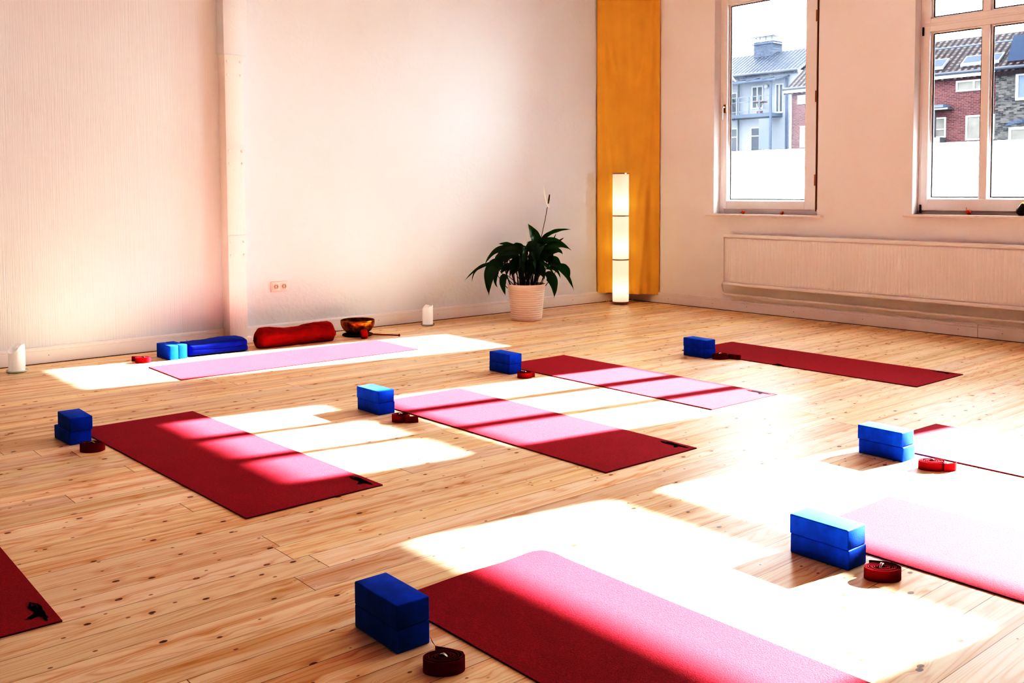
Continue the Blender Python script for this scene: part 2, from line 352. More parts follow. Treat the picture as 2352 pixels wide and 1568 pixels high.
# ------------------------------------------------------------------ mesh helpers
def tag(o, label=None, cat=None, group=None, kind=None):
    if label: o['label'] = label
    if cat: o['category'] = cat
    if group: o['group'] = group
    if kind: o['kind'] = kind
    return o
def empty(name, loc=(0, 0, 0), rz=0, parent=None):
    o = bpy.data.objects.new(name, None); col.objects.link(o); o.location = loc; o.rotation_euler = (0, 0, rz)
    o.empty_display_size = .05
    if parent: o.parent = parent
    return o
class MB:
    def __init__(s): s.b = bmesh.new(); s.mats = []; s.uv = None
    def box(s, x0, x1, y0, y1, z0, z1, bev=0, seg=2, mi=0):
        r = bmesh.ops.create_cube(s.b, size=1)
        vs = r['verts']
        for v in vs: v.co = Vector(((x0+x1)/2+v.co.x*(x1-x0), (y0+y1)/2+v.co.y*(y1-y0), (z0+z1)/2+v.co.z*(z1-z0)))
        fs = {f for v in vs for f in v.link_faces}
        for f in fs: f.material_index = mi
        if bev:
            es = list({e for v in vs for e in v.link_edges})
            bmesh.ops.bevel(s.b, geom=es, offset=bev, segments=seg, profile=.5, affect='EDGES')
        return s
    def quad(s, pts, mi=0):
        f = s.b.faces.new([s.b.verts.new(p) for p in pts]); f.material_index = mi; return f
    def prism(s, prof, axis, a0, a1, mi=0):
        # prof: closed list of 2D points; axis 'x': prof=(y,z); 'y': prof=(x,z); 'z': (x,y)
        def P(p, a): return {'x': (a, p[0], p[1]), 'y': (p[0], a, p[1]), 'z': (p[0], p[1], a)}[axis]
        A = [s.b.verts.new(P(p, a0)) for p in prof]; B = [s.b.verts.new(P(p, a1)) for p in prof]
        n = len(prof)
        for i in range(n):
            f = s.b.faces.new((A[i], A[(i+1) % n], B[(i+1) % n], B[i])); f.material_index = mi
        s.b.faces.new(A); s.b.faces.new(B)
        return s
    def lathe(s, prof, c=(0, 0), n=48, mi=0, caps=True):
        rings = []
        for r, z in prof:
            rings.append([s.b.verts.new((c[0]+r*math.cos(2*PI*i/n), c[1]+r*math.sin(2*PI*i/n), z)) for i in range(n)])
        for a, b in zip(rings, rings[1:]):
            for i in range(n): s.b.faces.new((a[i], a[(i+1) % n], b[(i+1) % n], b[i])).material_index = mi
        if caps:
            if prof[0][0] > 1e-5: s.b.faces.new(rings[0][::-1])
            if prof[-1][0] > 1e-5: s.b.faces.new(rings[-1])
        bmesh.ops.remove_doubles(s.b, verts=s.b.verts, dist=1e-6)
        return s
    def tube(s, pts, r, n=8, cap=True, mi=0):
        pts = [Vector(p) for p in pts]; rings = []; up = None
        for i, p in enumerate(pts):
            t = (pts[min(i+1, len(pts)-1)]-pts[max(i-1, 0)]).normalized()
            if up is None: up = t.orthogonal().normalized()
            up = (up-t*up.dot(t)).normalized(); sd = t.cross(up)
            rad = r(i/(len(pts)-1)) if callable(r) else r
            rings.append([s.b.verts.new(p+(up*math.cos(2*PI*k/n)+sd*math.sin(2*PI*k/n))*rad) for k in range(n)])
        for a, b in zip(rings, rings[1:]):
            for k in range(n): s.b.faces.new((a[k], a[(k+1) % n], b[(k+1) % n], b[k])).material_index = mi
        if cap: s.b.faces.new(rings[0][::-1]); s.b.faces.new(rings[-1])
        return s
    def grid(s, f, nu, nv, closeu=False, mi=0):
        V = [[s.b.verts.new(f(i/nu, j/nv)) for j in range(nv+1)] for i in range(nu if closeu else nu+1)]
        for i in range(nu):
            for j in range(nv):
                i2 = (i+1) % len(V)
                s.b.faces.new((V[i][j], V[i2][j], V[i2][j+1], V[i][j+1])).material_index = mi
        return V
    def sphere(s, c, r, n=16, sc=(1, 1, 1), mi=0):
        q = bmesh.ops.create_uvsphere(s.b, u_segments=n, v_segments=max(6, n//2), radius=r)
        for v in q['verts']: v.co = Vector((v.co.x*sc[0]+c[0], v.co.y*sc[1]+c[1], v.co.z*sc[2]+c[2]))
        return s
    def build(s, name, mat, parent=None, smooth=True, ang=35, label=None, fixn=True):
        if fixn: bmesh.ops.recalc_face_normals(s.b, faces=s.b.faces)
        me = bpy.data.meshes.new(name); s.b.to_mesh(me); s.b.free()
        for m_ in (mat if isinstance(mat, (list, tuple)) else [mat]): me.materials.append(m_)
        if smooth:
            for p in me.polygons: p.use_smooth = True
            me.set_sharp_from_angle(angle=math.radians(ang))
        o = bpy.data.objects.new(name, me); col.objects.link(o)
        if parent: o.parent = parent
        if label: o['label'] = label
        return o
def struct(o): o['kind'] = 'structure'; return o

# ------------------------------------------------------------------ room shell
RX, RY, RH = -10.6, -12.5, 3.75
struct(MB().box(RX, .22, RY, .15, -.12, 0).build('floor', M['floor'], smooth=False))
struct(MB().box(RX, .22, RY, .15, RH, RH+.15).build('ceiling', M['ceiling'], smooth=False))
struct(MB().box(RX, .22, 0, .3, 0, RH).build('wall_back', M['wall_back'], smooth=False))
struct(MB().box(RX-.2, RX, RY, .3, -.12, RH+.15).build('wall_left', M['wall_dim'], smooth=False))
struct(MB().box(RX, .22, RY-.2, RY, -.12, RH+.15).build('wall_front', M['wall_dim'], smooth=False))
WIN = [(-2.37, -1.19, .965, 3.12), (-4.845, -3.277, .99, 3.12), (-7.20, -5.52, .99, 3.12)]
mb = MB(); ys = RY
TH = .22
for (y0, y1, z0, z1) in reversed(WIN):
    mb.box(0, TH, ys, y0, 0, RH); mb.box(0, TH, y0, y1, 0, z0); mb.box(0, TH, y0, y1, z1, RH); ys = y1
mb.box(0, TH, ys, .3, 0, RH)
struct(mb.build('wall_right', M['wall'], smooth=False))

# baseboards
def bb_prof(h, t=.02, cap=.018):
    return [(0, 0), (t, 0), (t, h-.030), (t-.003, h-.028), (t-.003, h-.025), (t, h-.023), (t, h-.008), (t-.007, h-.004), (t-.007, h), (0, h)]
mb = MB(); prof = [(-d, z) for d, z in bb_prof(.118)]
mb.prism(prof, 'x', -4.54, -.02); mb.prism(prof, 'x', RX, -4.69)
struct(mb.build('baseboard_back', M['trimpaint'], smooth=False))
mb = MB(); mb.prism([(-d, z) for d, z in bb_prof(.118)], 'y', -1.43, -.0)
mb.prism([(-d, z) for d, z in bb_prof(.112, .023)], 'y', -3.855, -1.433)
mb.prism([(-d, z) for d, z in bb_prof(.112, .021)], 'y', RY, -3.858)
struct(mb.build('baseboard_right', M['trimpaint'], smooth=False))
# little painted-over screws and dark strip imitating the shaded gap below the boards
mb = MB()
for x in (-6.0, -5.0, -3.25, -2.6, -1.35, -.85): mb.sphere((x, -.0205, .058), .0035, 8, (1, .4, 1))
for y in (-.62, -1.2, -1.62, -2.15, -2.85, -3.7, -4.05): mb.sphere((-.0235, y, .056), .0035, 8, (.4, 1, 1))
struct(mb.build('trim_1', M['hinge']))
mb = MB(); mb.box(RX, -.02, -.0225, -.019, 0, .004); mb.box(-.0245, -.02, RY, -.0, 0, .004)
struct(mb.build('trim_2', M['dark'], smooth=False))

# pillar: plastered riveted iron column standing proud of the wall
pil = struct(empty('pillar', (-4.615, 0, 0)))
L = lambda x: x+4.615
mb = MB(); mb.box(L(-4.69), L(-4.54), -.118, .02, .05, RH, .004)
mb.box(L(-4.695), L(-4.50), -.128, .02, 0, .05, .008)
mb.build('shaft', M['pillar'], pil)
mb = MB(); mb.box(L(-4.695), L(-4.50), -.122, .02, 2.275, RH, .004); mb.build('upper_casing', M['wall_back'], pil)
for z0, z1 in ((2.06, 2.27), (1.372, 1.575), (.652, .863)):
    pl = MB().box(L(-4.692), L(-4.538), -.1235, -.11, z0, z1, .0015).build('rivet_plate', M['pillar'], pil)
    for rx in (-4.668, -4.562):
        for rz in (z0+.055, z1-.05):
            MB().sphere((L(rx), -.1235, rz), .0115, 12, (1, .55, 1)).build('rivet', M['pillar'], pl)

# ------------------------------------------------------------------ windows
FX0, FX1 = .085, .165     # depth range of joinery
def bar_rect(mb, y0, y1, z0, z1, w, x0, x1, wt=None, wb=None):
    wt = w if wt is None else wt; wb = w if wb is None else wb
    mb.box(x0, x1, y0, y0+w, z0, z1, .003); mb.box(x0, x1, y1-w, y1, z0, z1, .003)
    mb.box(x0, x1, y0+w, y1-w, z0, z0+wb, .003); mb.box(x0, x1, y0+w, y1-w, z1-wt, z1, .003)
def pane(win, y0, y1, z0, z1, glass, film_top=None, gx=.14):
    g = MB().quad([(gx, y0, z0), (gx, y1, z0), (gx, y1, z1), (gx, y0, z1)]); 
    return None
def add_pane(win, y0, y1, z0, z1, glass, film_top=None, gx=.14):
    mb = MB(); mb.quad([(gx, y0, z0), (gx, y1, z0), (gx, y1, z1), (gx, y0, z1)])
    p = mb.build('pane', glass, win, smooth=False)
    k = MB(); bar_rect(k, y0, y1, z0, z1, .009, gx-.012, gx-.002); k.build('gasket', M['gasket'], p, smooth=False)
    k = MB(); bar_rect(k, y0-.012, y1+.012, z0-.012, z1+.012, .012, gx-.016, gx-.003); k.build('glazing_bead', M['bead'], p, smooth=False)
    if film_top:
        mb = MB(); mb.quad([(gx-.001, y0, z0), (gx-.001, y1, z0), (gx-.001, y1, film_top), (gx-.001, y0, film_top)])
        mb.build('frosted_film', M['film'], p, smooth=False, label='frosted white privacy film on lower glass')
    return p
# window 1: one tall sash
w1 = struct(empty('window_1', (0, 0, 0)))
y0, y1, z0, z1 = WIN[0]
mb = MB(); bar_rect(mb, y0, y1, z0, z1, .05, .10, .19); mb.box(.11, .185, y0, -2.28, z0+.02, z1-.02); mb.build('frame', M['frame'], w1, smooth=False)
mb = MB(); sy0, sy1, sz0, sz1 = -2.293, -1.235, 1.012, 3.10
gy0, gy1, gz0, gz1 = -2.165, -1.293, 1.105, 3.035
mb.box(.085, .165, sy0, gy0-.012, sz0, sz1, .004); mb.box(.085, .165, gy1+.012, sy1, sz0, sz1, .004)
mb.box(.085, .165, gy0-.012, gy1+.012, sz0, gz0-.012, .004); mb.box(.085, .165, gy0-.012, gy1+.012, gz1+.012, sz1, .004)
mb.build('sash', M['frame'], w1, smooth=False)
add_pane(w1, gy0, gy1, gz0, gz1, M['glass_dusty'], 1.59)
MB().box(.088, .112, -2.2975, -2.2935, 1.0, 3.11).build('hinge_gap_shade', M['brass'], w1, smooth=False)  # dark strip standing in for the shaded gap beside the sash
for zz in (2.80, 2.063, 1.29):
    mb = MB(); mb.tube([(.078, -2.296, zz-.052), (.078, -2.296, zz+.052)], .0105, 12)
    h = mb.build('hinge', M['hinge'], w1)
hd = MB().box(.070, .086, -1.277, -1.247, 1.975, 2.058, .004).build('handle', M['brass'], w1)
mb = MB(); mb.tube([(.072, -1.262, 2.03), (.045, -1.262, 2.03)], .009, 10)
mb.tube([(.045, -1.262, 2.038), (.042, -1.258, 2.02), (.042, -1.256, 1.905)], lambda t: .0085-.002*t, 10)
mb.build('lever', M['handle'], hd)
# window 2: three-light sash with transom lights above
def tri_window(name, opening, glasses, zb, zt, tz0, tz1, uz1, film):
    w = struct(empty(name, (0, 0, 0)))
    y0, y1, z0, z1 = opening
    mb = MB(); bar_rect(mb, y0, y1, z0, z1, .035, .10, .19)
    mb.box(.095, .19, y0, y1, zt+.058, tz1-.028, .003)
    mb.build('frame', M['frame'], w, smooth=False)
    for (a, b, nm) in ((z0+.03, zt+.062, 'sash'), (tz1-.055, z1-.02, 'transom_sash')):
        lo, hi = (zb, zt) if nm == 'sash' else (tz1, uz1)
        mb = MB(); xs = .085 if nm == 'sash' else .092
        Y = sorted(y for g in glasses for y in g); sy0, sy1 = y0+.028, y1-.028
        mb.box(xs, .165, sy0, Y[0]-.012, a, b, .004); mb.box(xs, .165, Y[-1]+.012, sy1, a, b, .004)
        for i in range(1, len(Y)-1, 2): mb.box(xs+.003, .165, Y[i]+.012, Y[i+1]-.012, lo-.012, hi+.012, .004)
        mb.box(xs, .165, Y[0]-.012, Y[-1]+.012, a, lo-.012, .004); mb.box(xs, .165, Y[0]-.012, Y[-1]+.012, hi+.012, b, .004)
        mb.build(nm, M['frame'], w, smooth=False)
    for g in glasses:
        add_pane(w, g[0], g[1], zb, zt, M['glass'], film); add_pane(w, g[0], g[1], tz1, uz1, M['glass'])
    for zz in (zt+.02, z0+.045):
        MB().tube([(.080, y1-.030, zz-.035), (.080, y1-.030, zz+.035)], .008, 10).build('hinge', M['dark'], w)
    return w
tri_window('window_2', WIN[1], [(-4.755, -4.345), (-4.262, -3.865), (-3.778, -3.374)], 1.13, 2.505, 2.51, 2.64, 3.035, 1.59)
tri_window('window_3', WIN[2], [(-7.09, -5.62)], 1.13, 2.505, 2.51, 2.64, 3.035, 1.59)
# marble sills
for i, (y0, y1, z) in enumerate([(-2.43, -1.115, .965), (-4.91, -3.215, .99), (-7.26, -5.45, .99)]):
    o = MB().box(-.045, .10, y0, y1, z-.022, z, .003).build('window_sill', M['marble'])
    struct(o); o.name = 'trim_%d' % (i+3)

# ------------------------------------------------------------------ radiator
rad = empty('radiator', (0, -3.05, 0))
tag(rad, 'long low white panel radiator on the wall below both windows', 'radiator')
def ry(y): return y+3.05
ya, yb = -4.72, -1.402; mb = MB()
# corrugated front
pitch = .0333; n = int((yb-ya-.03)/pitch); prof = []
ys_ = yb-.02
for k in range(n):
    y = ys_-k*pitch
    prof += [(y, 0), (y-.005, .0018), (y-.021, .0018), (y-.026, 0)]
def strip(z, sc): return [(-.103-d*sc, ry(y), z) for y, d in prof]
rows = [strip(.300, 0), strip(.318, 1), strip(.712, 1), strip(.728, 0)]
V = [[mb.b.verts.new(p) for p in r] for r in rows]
for a, b_ in zip(V, V[1:]):
    for i in range(len(a)-1): mb.b.faces.new((a[i], a[i+1], b_[i+1], b_[i]))
mb.box(-.096, -.085, ry(ya), ry(yb), .272, .755)
mb.build('front_panel', M['radiator'], rad, smooth=False)
MB().box(-.112, -.045, ry(ya-.003), ry(yb+.003), .735, .767, .006).build('top_grille', M['radiator'], rad)
MB().box(-.111, -.055, ry(ya-.003), ry(yb+.003), .262, .292, .005).build('bottom_rail', M['radiator'], rad)
MB().box(-.110, -.045, ry(yb), ry(yb+.006), .265, .765, .002).build('end_cap', M['radiator'], rad)
MB().box(-.070, -.045, ry(ya), ry(yb), .285, .74).build('rear_panel', M['radiator'], rad, smooth=False)
mb = MB(); pts = [(-.07, ry(-1.41), .282), (-.07, ry(-1.365), .282)]
for k in range(6):
    a = k/5*PI/2; pts.append((-.065, ry(-1.365)+.022*math.sin(a), .26+.022*math.cos(a)))
for k in range(8):
    a = k/7*PI/2; pts.append((-.052, ry(-1.343)-.055*(1-math.cos(a)), .215-.05*math.sin(a)))
pts += [(-.048, ry(-2.5), .165), (-.048, ry(-4.9), .165)]
mb.tube(pts, .0105, 10); mb.build('pipe', M['radiator'], rad)
for yy in (-2.0, -3.6, -4.5): MB().box(-.05, .0, ry(yy-.012), ry(yy+.012), .45, .60).build('wall_bracket', M['radiator'], rad, smooth=False)
for yy in (-1.9, -3.0, -4.1): MB().box(-.05, .0, ry(yy-.008), ry(yy+.008), .155, .175).build('pipe_clip', M['radiator'], rad, smooth=False)

# ------------------------------------------------------------------ wall socket
so = empty('wall_socket', (-4.2, 0, .424)); tag(so, 'white double wall socket on the plaster right of the pillar', 'socket')
so['label'] = 'white double power socket on the plaster wall above the red bolster'
MB().box(-.079, .079, -.012, .003, -.042, .042, .006, 3).build('frame_plate', M['plastic'], so)
for cx in (-.036, .036):
    ins = MB().box(cx-.030, cx+.030, -.0145, -.004, -.031, .031, .005, 3).build('socket_insert', M['plastic'], so)
    mb = MB(); mb.lathe([(.021, 0), (.021, .001), (.0195, .001), (.0195, -.003), (.0001, -.003)], n=28)
    for v in mb.b.verts: v.co = Vector((cx+v.co.x, -.0147-v.co.z, v.co.y))
    r = mb.build('recess', M['plastic_shaded'], ins)
    mb = MB()
    mb.sphere((cx-.0095, -.0148, 0), .003, 8); mb.sphere((cx+.0095, -.0148, 0), .003, 8)
    mb.build('contact_hole', M['dark'], ins)
    mb = MB(); mb.box(cx-.004, cx+.004, -.0165, -.0120, .0135, .0185); mb.box(cx-.004, cx+.004, -.0165, -.0120, -.0185, -.0135)
    mb.box(cx-.011, cx+.011, -.0150, -.0110, -.006, .006, .002)
    mb.build('earth_clip', M['plastic'], ins)

# ------------------------------------------------------------------ curtain and lamp
cu = empty('corner_curtain', (0, 0, 0))
tag(cu, 'sheer orange fabric panel hanging across the room corner behind the lamp', 'curtain')
A = Vector((-.475, -.012)); B = Vector((-.012, -.482)); nrm = Vector((.707, .707))
def cur(u, v):
    z = .105-.022*u+(3.46-.105)*v
    y = 3.46-z
    p = A.lerp(B, u); d = .0
    # hanging swags: V shaped ridges gathered at the top corners
    for (c0, c1, zb) in ((.12, .50, 1.15), (.10, .50, .12), (.14, .5, 2.25)):
        t = max(0, min(1, (3.46-z)/(3.46-zb)))
        lf = c0+.23*t*t; rt = 1-c0-.23*t*t
        amp = .016*(1 if z > zb else math.exp(-((z-zb)/.12)**2))
        d += amp*(math.exp(-((u-lf)/.045)**2)+math.exp(-((u-rt)/.045)**2))
    d += -.05*math.sin(PI*u)*(.35+.65*(1-v))*.6
    d += .006*math.sin(u*19+z*.6)+.003*math.sin(u*41+z*1.7)
    hem = .004*math.sin(u*9)*math.exp(-(z-.1)/.2)
    q = p-nrm*d
    return (q.x, q.y, z+hem)
mb = MB(); mb.grid(cur, 90, 150); mb.build('fabric', M['curtain'], cu, ang=80, fixn=False)
mb = MB(); mb.tube([(A.x-.01, .01, 3.465), (.01, B.y-.01, 3.465)], .008, 10); mb.build('rod', M['lampmetal'], cu)

la = empty('floor_lamp', (-.40, -.285, 0)); tag(la, 'tall white three-tier cylinder floor lamp lit in front of the orange curtain', 'lamp')
MB().lathe([(.0001, 0), (.073, 0), (.076, .004), (.076, .026), (.0001, .026)]).build('base', M['lampmetal'], la)
zs = [(.030, .468), (.480, .930), (.942, 1.374)]
for z0, z1 in zs:
    s_ = MB().lathe([(.086, z0), (.086, z1)], caps=False).build('shade', M['shade'], la)
    zc = z0+.13
    b_ = MB().sphere((0, 0, zc), .030, 16).build('bulb', M['bulb'], s_)
for z in (.468, .930, 1.374):
    MB().lathe([(.0855, z), (.0885, z), (.0885, z+.012), (.0855, z+.012), (.0855, z)], caps=False).build('ring', M['lampmetal'], la)
MB().lathe([(.0001, .026), (.084, .026), (.086, .032), (.0001, .032)]).build('lower_plate', M['lampmetal'], la)
MB().tube([(0, 0, .03), (0, 0, 1.37)], .006, 8).build('inner_rod', M['lampmetal'], la)
mb = MB(); mb.tube([(.06, .05, .006), (.12, .03, .012), (.16, -.02, .035), (.19, -.03, .02), (.27, .02, .004), (.36, .03, .004)], .0028, 6)
mb.tube([(-.07, .02, .006), (-.11, .06, .03), (-.10, .12, .05), (-.04, .18, .02), (.02, .22, .004)], .0028, 6)
mb.build('cable', M['cable'], la)

# ------------------------------------------------------------------ potted peace lily
pp = empty('potted_peace_lily', (-1.952, -.54, 0))
tag(pp, 'dark leafy peace lily in a ribbed white pot by the back wall', 'plant')
prof = [(.0001, .0), (.135, 0), (.142, .004)]
nr = 14; z = .012
for k in range(nr):
    za = .012+(.300-.012)*k/nr; zb = .012+(.300-.012)*(k+1)/nr; h = zb-za
    R_ = lambda z: .143+(.176-.143)*z/.335
    prof += [(R_(za)-.0035, za), (R_(za+.25*h), za+.22*h), (R_(za+.5*h)+.001, za+.5*h), (R_(za+.8*h), za+.8*h)]
prof += [(.172, .301), (.176, .306), (.179, .333), (.176, .337), (.171, .333), (.168, .29), (.0001, .285)]
MB().lathe(prof, n=72).build('pot', M['pot'], pp, ang=50)
MB().lathe([(.0001, .305), (.1695, .300), (.1695, .285), (.0001, .285)], n=32).build('soil', M['soil'], pp)
RV = Vector((.7611, -.6486, 0)); FV = Vector((.6486, .7611, 0)); UP = Vector((0, 0, 1))
def PX(x, y, d=0): return RV*((x-1262)/1938)+UP*(.335+(1215-y)/1938)+FV*d
def leaf(mb, P, w, roll=0, cup=.25, wave=.0):
    """P: 3-4 spine control points (Vectors); w: max width; roll: angle of the blade about its spine"""
    uvl = mb.b.loops.layers.uv.verify()
    def bez(t):
        if len(P) == 3: return P[0]*(1-t)**2+P[1]*2*t*(1-t)+P[2]*t*t
        return P[0]*(1-t)**3+P[1]*3*t*(1-t)**2+P[2]*3*t*t*(1-t)+P[3]*t**3
    n, m = 18, 6; G = []
    for i in range(n+1):
        t = i/n; p = bez(t); tg = (bez(min(1, t+.02))-bez(max(0, t-.02))).normalized()
        sd = tg.cross(FV)
        if sd.length < .1: sd = RV.copy()
        sd.normalize(); nn = tg.cross(sd).normalized()
        sdr = sd*math.cos(roll)+nn*math.sin(roll); nr_ = tg.cross(sdr)
        wd = w*.5*(max(0, math.sin(PI*min(1, t*1.02+.0)**.72))**.8)*(1-.35*t)*1.35
        if t > .86: wd *= max(.12, (1-t)/.14)**.6
        row = []
        for j in range(m+1):
            s = j/m*2-1
            q = p+sdr*wd*s+nr_*(abs(s)**1.5*cup*wd+wave*math.sin(t*17+s*2)*wd*abs(s))
            row.append((mb.b.verts.new(q), t, j/m))
        G.append(row)
    for i in range(n):
        for j in range(m):
            quad = (G[i][j], G[i+1][j], G[i+1][j+1], G[i][j+1])
            f = mb.b.faces.new([v[0] for v in quad])
            for lp, v in zip(f.loops, quad): lp[uvl].uv = (v[1], v[2])
L_ = [ # spine px (zoom frame), depths, width(px), roll
 ([(1450, 500), (1430, 330), (1290, 120)], (.0, .0, .02), 185, .15), ([(1530, 400), (1750, 190), (2080, 235)], (0, .02, -.02), 95, .5),
 ([(1440, 500), (1680, 330), (1870, 420), (2060, 600)], (0, -.05, -.08, -.10), 130, .3), ([(1640, 690), (1760, 560), (1870, 570), (1925, 690)], (.05, 0, 0, 0), 120, .2),
 ([(1110, 620), (900, 500), (640, 560), (500, 880)], (0, -.05, -.08, -.1), 125, .35), ([(860, 850), (560, 800), (330, 930), (130, 1170)], (0, .02, .03, .03), 75, .55),
 ([(620, 860), (460, 850), (270, 960), (275, 1200)], (.02, .02, .02, .02), 60, .6), ([(850, 830), (620, 820), (560, 1100), (590, 1400)], (-.04, -.1, -.14, -.15), 235, .05),
 ([(760, 960), (700, 1080), (670, 1200), (745, 1285)], (0, 0, 0, 0), 70, .3), ([(900, 1030), (810, 1080), (840, 1250), (885, 1395)], (-.1, -.13, -.15, -.16), 125, .1),
 ([(1640, 870), (1850, 760), (2010, 1000), (2115, 1330)], (0, -.03, -.06, -.08), 150, .35), ([(1610, 950), (1760, 860), (1860, 980), (1880, 1130)], (0, 0, 0, 0), 80, .4),
 ([(1600, 1040), (1740, 1020), (1790, 1220), (1750, 1445)], (-.06, -.1, -.13, -.15), 180, .0), ([(1880, 860), (2040, 900), (2060, 1020), (2045, 1140)], (.05, .06, .06, .06), 80, .3),
 ([(1470, 470), (1420, 520), (1440, 640), (1465, 775)], (-.05, -.10, -.15, -.17), 300, .0), ([(1100, 620), (980, 500), (860, 490), (750, 495)], (.05, .06, .07, .07), 110, .6),
 ([(1190, 660), (1190, 560), (1120, 500), (1050, 468)], (0, 0, 0, 0), 120, .1), ([(1150, 640), (1000, 560), (800, 600), (670, 810)], (-.08, -.1, -.13, -.14), 170, .15),
 ([(1330, 620), (1360, 540), (1320, 480), (1285, 450)], (0, 0, 0, 0), 100, .2), ([(1550, 640), (1700, 470), (1850, 430), (2070, 600)], (-.02, -.04, -.06, -.08), 150, .2),
 ([(1250, 520), (1200, 580), (1200, 700), (1230, 760)], (-.08, -.1, -.1, -.1), 170, .1), ([(1100, 700), (1000, 620), (900, 680), (860, 880)], (-.02, -.04, -.05, -.05), 190, .1),
 ([(1560, 700), (1660, 620), (1720, 720), (1700, 880)], (0, 0, 0, 0), 190, .1), ([(1640, 780), (1780, 690), (1850, 800), (1890, 880)], (0, 0, 0, 0), 120, .3),
 ([(950, 760), (820, 700), (720, 760), (680, 860)], (.02, .02, .02, .02), 170, .2), ([(1480, 560), (1560, 430), (1650, 400), (1790, 440)], (0, 0, 0, 0), 120, .4),
 ([(1650, 820), (1760, 830), (1900, 820), (1960, 940)], (.05, .05, .05, .05), 90, .4), ([(1000, 900), (900, 880), (830, 960), (800, 1040)], (.03, .03, .03, .03), 120, .2),
 ([(1660, 640), (1640, 560), (1680, 500), (1740, 480)], (.05, .05, .05, .05), 90, .3)]
mb = MB(); tips = []
for P, D, w, r in L_:
    if len(D) < len(P): D = list(D)+[D[-1]]*(len(P)-len(D))
    leaf(mb, [PX(p[0], p[1], d) for p, d in zip(P, D)], w/1938*.92, r+.25, .30, .09); tips.append(PX(P[0][0], P[0][1], D[0]))
rnd = random.Random(5)
for k in range(34):
    a = rnd.uniform(0, 2*PI); r0 = rnd.uniform(.0, .12); zc = rnd.uniform(.52, .68); ln = rnd.uniform(.11, .18)
    c0 = Vector((math.cos(a)*r0, math.sin(a)*r0, zc)); out = Vector((math.cos(a), math.sin(a), 0))
    leaf(mb, [c0, c0+out*ln*.5+UP*ln*.35, c0+out*ln*.95+UP*rnd.uniform(-.05, .05), c0+out*ln*1.1-UP*rnd.uniform(.06, .14)], rnd.uniform(.035, .062), rnd.uniform(-1.1, 1.1), .32, .07)
    tips.append(c0)
for k in range(26):
    a = rnd.uniform(0, 2*PI); r0 = rnd.uniform(.0, .09); ln = rnd.uniform(.09, .15)
    c0 = Vector((math.cos(a)*r0, math.sin(a)*r0, rnd.uniform(.46, .58))); out = Vector((math.cos(a), math.sin(a), 0))
    leaf(mb, [c0, c0+out*ln*.5+UP*ln*.3, c0+out*ln*.85-UP*ln*.15, c0+out*ln*.95-UP*rnd.uniform(.06, .12)], rnd.uniform(.04, .065), rnd.uniform(-1.1, 1.1), .32, .07)
foli = mb.build('foliage', M['leaf'], pp, ang=80, fixn=False)
mb = MB()
for t in tips:
    a = rnd.uniform(0, 2*PI); s0 = Vector((t.x*.45+.05*math.cos(a), t.y*.45+.05*math.sin(a), .29))
    mid = s0.lerp(t, .5)+Vector((t.x, t.y, 0))*.12+UP*.03
    pts = [s0*(1-q)**2+mid*2*q*(1-q)+t*q*q for q in [i/8 for i in range(9)]]
    mb.tube(pts, lambda q: .0034-.0012*q, 6)
mb.build('stems', M['stem'], pp)
mb = MB()
for k in range(26):
    a = rnd.uniform(0, 2*PI); r0 = rnd.uniform(.02, .13); s0 = Vector((r0*math.cos(a), r0*math.sin(a), .29))
    e = s0+Vector((math.cos(a)*rnd.uniform(.0, .07), math.sin(a)*rnd.uniform(0, .07), rnd.uniform(.15, .28)))
    mb.tube([s0, s0.lerp(e, .5)+UP*.005, e], .0032, 6)
mb.build('stalks', M['stemred'], pp)
# flower: px helper in full-frame pixels converted to the same local frame
def PF(x, y, d=0): return PX((x-1050)*7.84, (y-500)*7.84, d)
fl = MB().tube([PF(1243, 560), PF(1248, 537), PF(1255, 505), PF(1260, 478)], .0030, 6).build('flower_stem', M['stem'], pp)
mb = MB(); leaf(mb, [PF(1264, 480), PF(1258, 468), PF(1253, 450), PF(1251, 424)], .036, .75, .5)
mb.build('spathe', M['spathe'], fl, ang=80, fixn=False)
mb = MB(); mb.tube([PF(1262, 470, -.01), PF(1263.5, 460, -.012), PF(1265, 449, -.014)], lambda t: .0075 if .1 < t < .9 else .005, 10); mb.build('spadix', M['spadix'], fl)
bu = MB().tube([PF(1214, 610), PF(1213, 580), PF(1213, 556)], .0024, 6).build('bud_stem', M['stem'], pp)
MB().tube([PF(1213, 558), PF(1213, 548), PF(1212.5, 538), PF(1212, 526)], lambda t: .006*math.sin(PI*min(1, t+.25))+.0008, 8).build('bud', M['spathe'], bu)
mb = MB(); leaf(mb, [PF(1262, 575), PF(1272, 555), PF(1281, 537)], .018, .6); leaf(mb, [PF(1284, 556), PF(1292, 553), PF(1298, 548)], .016, .6)
leaf(mb, [PF(1255, 548), PF(1260, 545), PF(1264, 544)], .012, .6)
mb.build('dry_leaf_tips', M['stemred'], pp, fixn=False)

